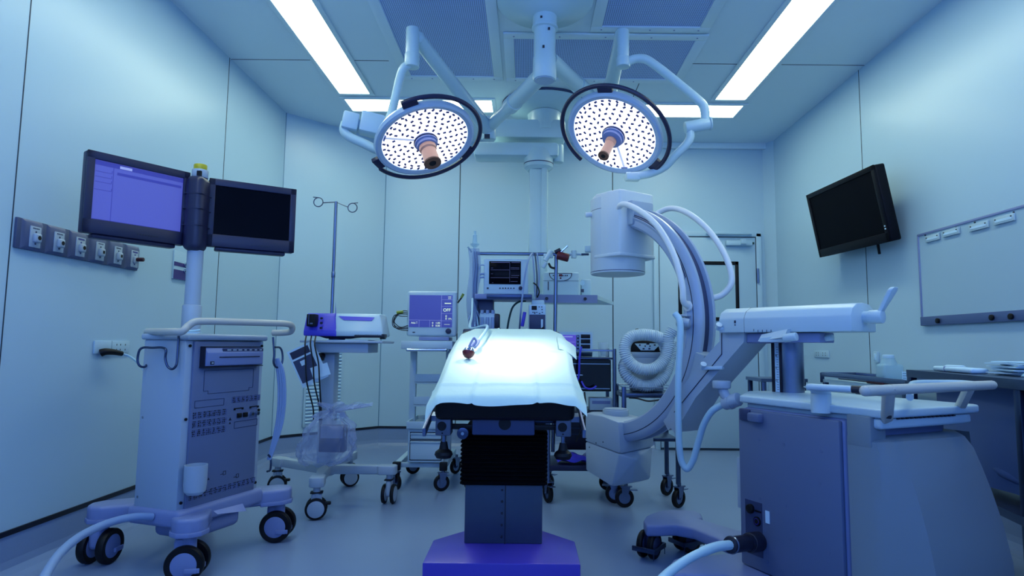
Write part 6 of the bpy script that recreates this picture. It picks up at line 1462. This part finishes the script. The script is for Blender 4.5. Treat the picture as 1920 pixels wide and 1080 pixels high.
# whiteboard ------------------------------------------------------------------------
wy1, wz1, wz0 = atx(1724, 440, XR).y, atx(1724, 440, XR).z, atx(1732, 611, XR).z
wy0 = 2.55
t = thing('whiteboard', 'pale framed whiteboard with grey lower tray on the right wall', 'whiteboard', (XR, (wy0 + wy1) / 2, (wz0 + wz1) / 2))
zc, hh, yc, ll = (wz0 + wz1) / 2, wz1 - wz0, (wy0 + wy1) / 2, wy1 - wy0
mb = MB(); mb.box((XR - .006, yc, zc), (.012, ll, hh)); mb.build('board', M['board'], t)
mb = MB(); fw = .014
for c, s_ in (((XR - .009, yc, wz1 - fw / 2), (.018, ll, fw)), ((XR - .009, wy1 - fw / 2, zc), (.018, fw, hh)), ((XR - .009, wy0 + fw / 2, zc), (.018, fw, hh))): mb.box(c, s_, .003)
mb.build('frame', M['grey_blue'], t)
mb = MB(); mb.box((XR - .011, yc, wz0 + .027), (.022, ll, .054), .003); mb.build('tray', M['tray_grey'], t)
for px, py in ((1759.5, 601.5), (1861, 595.5), (1897, 593.5)):
    q = atx(px, py, XR - .022); mb = MB(); mb.cyl((XR - .022, q.y, q.z), (XR - .034, q.y, q.z), .0155, n=18, bev=.003); mb.build('round_magnet', M['black'], t)
for (xa, ya), (xb, yb) in (((1737, 450), (1764, 442)), ((1769, 440), (1801, 431)), ((1819, 428), (1856, 420)), ((1865, 416), (1905, 406))):
    A, B = atx(xa, ya - 7, XR - .013), atx(xb, yb + 7, XR - .013); ym, zm = (A.y + B.y) / 2, (atx((xa + xb) / 2, (ya + yb) / 2, XR - .013)).z; L = abs(A.y - B.y)
    mb = MB(); mb.box((XR - .018, ym, zm), (.010, L, .038), .002); mb.mi = 1
    for s_ in (-1, 1): mb.cyl((XR - .023, ym + s_ * L * .38, zm + .006), (XR - .027, ym + s_ * L * .38, zm + .006), .0035, n=8)
    mb.mi = 2; mb.box((XR - .0235, ym, zm - .002), (.002, L * .8, .012)); mb.build('clip_holder', [M['board_clip'], M['dark'], M['paper']], t)
for px, py in ((1745, 595), (1840, 588), (1735, 441), (1793, 427), (1828, 417), (1901, 398)):
    q = atx(px, py, XR - .013); mb = MB(); mb.cyl((XR - .012, q.y, q.z), (XR - .0165, q.y, q.z), .0045, n=8); mb.build('pin', M['dark'], t)
# sockets
a, b = atx(1528, 657, XR), atx(1556, 671, XR)
t = thing('wall_socket', 'white double power socket low on the right wall', 'power socket', (XR, (a.y + b.y) / 2, (a.z + b.z) / 2))
mb = MB(); mb.box((XR - .005, (a.y + b.y) / 2, (a.z + b.z) / 2), (.01, abs(a.y - b.y), abs(a.z - b.z)), .003); mb.mi = 1
for f in (.18, .32, .62, .8):
    for zz in (.33, .66): mb.box((XR - .0105, a.y + (b.y - a.y) * f, b.z + (a.z - b.z) * zz), (.001, .006, .009))
mb.build('plate', [M['white_teal'], M['dark']], t)
a, b = atx(1642.5, 659, XR), atx(1650, 680, XR)
t = thing('wall_switch', 'narrow white switch box low on the right wall behind the clear jug', 'switch', (XR, (a.y + b.y) / 2, (a.z + b.z) / 2))
mb = MB(); mb.box((XR - .01, (a.y + b.y) / 2, (a.z + b.z) / 2), (.02, abs(a.y - b.y), abs(a.z - b.z)), .004); mb.build('box', M['white_teal'], t)
mb = MB(); mb.box((XR - .022, (a.y + b.y) / 2, (a.z + b.z) / 2), (.006, abs(a.y - b.y) * .5, abs(a.z - b.z) * .6), .002); mb.build('rocker', M['paper'], t)

# ================================================================== TABLES ALONG THE RIGHT WALL
def steel_table(t, P, z, th, legs, mt, shelf=None):
    """P: 4 plan corners"""
    mb = MB(); mb.slab([V((x, y, z - th)) for x, y in P], V((0, 0, th))); mb.build('table_top', mt, t)
    c = V((sum(p[0] for p in P) / 4, sum(p[1] for p in P) / 4, 0))
    for x, y in P:
        p = V((x, y, 0)); p = p + (c - p).normalized() * .035
        mb = MB(); mb.box((p.x, p.y, (z - th) / 2), (.032, .032, z - th), .003); mb.build('leg', M['steel_dark'], t)
# low narrow tray table (behind the arc cart)
Pz = .80
P = [(2.13, 3.50), (2.40, 3.50), (2.40, 4.55), (2.15, 4.55)]
t1 = thing('tray_table', 'low steel tray table with raised rim standing along the right wall', 'table', (2.27, 4.0, 0))
steel_table(t1, P, Pz - .03, .02, 4, M['white_teal'])
for (x0, y0), (x1, y1) in ((P[0], P[3]), (P[3], P[2]), (P[2], P[1]), (P[1], P[0])):
    mb = MB(); d = V((x1 - x0, y1 - y0, 0)); mb.box((0, 0, 0), (d.length, .02, .03), .003, M=basis(V(((x0 + x1) / 2, (y0 + y1) / 2, Pz + .005)), d)); mb.build('rim_rail', M['steel'], t1)
for x, y in P: mb = MB(); mb.box((x, y, Pz - .02), (.022, .022, .07), .002); mb.build('corner_post', M['steel_dark'], t1)
mb = MB(); mb.box((2.27, 4.02, .35), (.22, .98, .015), .002); mb.build('lower_shelf', M['steel'], t1)
q = V((2.19, 3.95, Pz - .03))
t = thing('steel_probe', 'thin steel probe with dark red handle lying on the steel tray table', 'instrument', q)
mb = MB(); mb.tube([V((2.17, 4.35, Pz - .018)), V((2.17, 3.62, Pz - .018))], .004, n=8, smooth=False); mb.build('shaft', M['dark'], t)
mb = MB(); mb.tube([V((2.17, 3.98, Pz - .016)), V((2.17, 3.80, Pz - .016))], .012, n=12, smooth=False); mb.build('handle', M['red'], t)
q = V((2.30, 3.80, Pz - .0295)); jq = at(1668, 690, 3.86)
t = thing('clear_jug', 'translucent pale plastic jug with white cap on the steel tray table', 'jug', (jq.x, 3.86, Pz - .0295))
mb = MB(); jz = Pz - .0295; jh = .17
mb.box((jq.x, 3.86, jz + .065), (.13, .10, .13), .02, seg=3); mb.lathe([(.055, jz + .12), (.04, jz + .15), (.036, jz + .165), (0, jz + .165)], (jq.x - .005, 3.86, 0), n=24); mb.build('body', M['clear_white'], t)
mb = MB(); mb.cyl((jq.x - .005, 3.86, jz + .162), (jq.x - .005, 3.86, jz + .185), .032, n=24, bev=.003); mb.build('cap', M['paper'], t)
mb = MB(); mb.box((jq.x + .055, 3.805, jz + .06), (.028, .004, .05)); mb.mi = 1
for k in range(3): mb.box((jq.x + .055, 3.8025, jz + .045 + k * .014), (.02, .002, .004))
mb.build('printed_label', [M['paper'], M['seam_soft']], t)
# tall steel table with hanging sheet at the right edge of the picture
A, B = atz(1699, 693, .89), atz(1925, 716, .885)
ed = V((B.x - A.x, B.y - A.y, 0)).normalized(); Bq = V((A.x, A.y, 0)) + ed * 1.5; Aq = V((A.x, A.y, 0)); nr = V((-ed.y, ed.x, 0))
if nr.x < 0: nr = -nr
dp = .50
P2 = [(Aq.x, Aq.y), (Bq.x, Bq.y), (Bq.x + nr.x * dp, Bq.y + nr.y * dp), (Aq.x + nr.x * dp, Aq.y + nr.y * dp)]
t2 = thing('steel_work_table', 'dark steel work table with a sheet hanging over its front at the right edge', 'table', ((P2[0][0] + P2[2][0]) / 2, (P2[0][1] + P2[2][1]) / 2, 0))
steel_table(t2, P2, .89, .035, 4, M['steel_dark'])
mb = MB(); mb.slab([V((x, y, .395)) for x, y in P2], V((0, 0, .03))); mb.build('lower_shelf', M['steel_dark'], t2)
mb = MB(); mb.box((0, 0, 0), (1.42, .03, .03), .003, M=basis((Aq + Bq) / 2 + V((0, 0, .16)) + nr * .03, ed)); mb.build('foot_rail', M['steel_dark'], t2)
for f in (.62,):
    mb = MB(); p = Aq + ed * f * 1.5 + nr * .02; mb.box((p.x, p.y, .44), (.03, .03, .83), .003); mb.build('leg', M['steel_dark'], t2)
# sheet hanging down behind the front legs, bunched on the lower shelf
def sheet():
    t = thing('hanging_sheet', 'grey-blue cloth sheet hanging under the steel work table, bunched on its lower shelf', 'sheet', Aq + ed * .6 + nr * .12 + V((0, 0, .43)))
    def fn(u, v):
        s_ = .04 + 1.2 * u; z = .852 - .40 * v
        o = .115 + .02 * math.sin(11 * u + 2 * v) * v + .015 * math.sin(23 * u + 1) * v * v
        return Aq + ed * s_ + nr * (o - .04 * v * v) + V((0, 0, z))
    mb = MB(); mb.grid(fn, 60, 16, .002); mb.build('sheet', M['sheet'], t, sharp=80)
    def fn2(u, v):
        s_ = .18 + 1.05 * u; a = v * 2 * PI
        r = .055 + .015 * math.sin(17 * u + 3 * v) + .01 * math.sin(31 * u + 5 * math.sin(a))
        return Aq + ed * s_ + nr * (.17 + r * 1.2 * math.cos(a)) + V((0, 0, .505 + r * math.sin(a) * .85))
    mb = MB(); mb.grid(fn2, 60, 20); mb.build('bunched_hem', M['sheet'], t, sharp=80)
sheet()
zt2 = .8905
def on2(s_, d_, z=zt2): return Aq + ed * s_ + nr * d_ + V((0, 0, z))
# wrapped packs, papers and pouch on the table
t = thing('paper_pile', 'untidy pile of white papers and packets on the steel work table', 'papers', on2(.62, .25))
for k in range(9):
    mb = MB(basis(on2(.60 + .012 * math.sin(k * 2.3), .22 + .012 * math.cos(k * 3.1), zt2 + .003 + k * .0062), ed)); mb.box((0, 0, 0), (.22, .16, .0045), M=Matrix.Rotation(.22 * math.sin(k * 1.9), 4, 'Z')); mb.build('packet', M['paper'], t)
t = thing('wrapped_pack', 'long flat white wrapped instrument pack lying along the steel work table', 'wrapped pack', on2(.3, .12))
mb = MB(basis(on2(.31, .10, zt2 + .012), ed)); mb.box((0, 0, 0), (.36, .07, .022), .009, seg=3); mb.build('pack', M['paper'], t)
mb = MB(basis(on2(.31, .10, zt2 + .0126), ed)); mb.box((-.06, 0, 0), (.008, .0725, .0235), .002); mb.build('tape', M['grey_blue'], t)
t = thing('small_tube', 'small white tube at the far end of the steel work table', 'tube', on2(.08, .17))
mb = MB(); mb.cyl(on2(.05, .16, zt2 + .014), on2(.17, .18, zt2 + .014), .0135, n=14, bev=.003); mb.mi = 1; mb.cyl(on2(.165, .179, zt2 + .014), on2(.19, .183, zt2 + .014), .009, n=12); mb.build('tube', [M['paper'], M['white_teal']], t)
t = thing('clear_pouch', 'crumpled clear plastic pouch standing beside the paper pile', 'pouch', on2(.80, .12))
mb = MB(); mb.grid(lambda u, v: on2(.74 + .16 * u, .12 + .10 * v + .012 * math.sin(9 * u + 4 * v), zt2 + .003 + .10 * v ** .8 * (1 - .25 * abs(u - .5)) + .006 * (1 + math.sin(13 * u - 7 * v)) * v), 24, 20, .001); mb.build('pouch', M['clear_white'], t, sharp=50)
# steel side table by the door, mostly behind the lift column
q = at(1427, 712, 4.75)
t = thing('steel_side_table', 'small steel tube table near the door, mostly hidden behind the lift column', 'table', (q.x + .18, 4.9, 0))
zt3 = q.z
steel_table(t, [(q.x - .01, 4.72), (q.x + .34, 4.72), (q.x + .34, 5.05), (q.x - .01, 5.05)], zt3 + .01, .025, 4, M['steel'])
# ================================================================== LIGHT
def area(name, loc, rot, size, energy, col, spread=180):
    l = bpy.data.lights.new(name, 'AREA'); l.shape = 'RECTANGLE'; l.size, l.size_y = size; l.energy = energy; l.color = col
    l.spread = math.radians(spread)
    o = bpy.data.objects.new(name, l); COL.objects.link(o); o.location = loc; o.rotation_euler = rot; return o
area('room_fill_light', (.1, -1.2, 1.9), (math.radians(145), 0, 0), (4.2, 1.2), 84, (.22, .40, 1.))  # added blue fill behind the camera, no fixture of the room; tints the shade
w = bpy.data.worlds.new('world'); scene.world = w; w.use_nodes = True
w.node_tree.nodes['Background'].inputs[0].default_value = (.02, .03, .06, 1)
scene.view_settings.view_transform = 'Standard'
scene.view_settings.look = 'None'
scene.view_settings.exposure = 0.
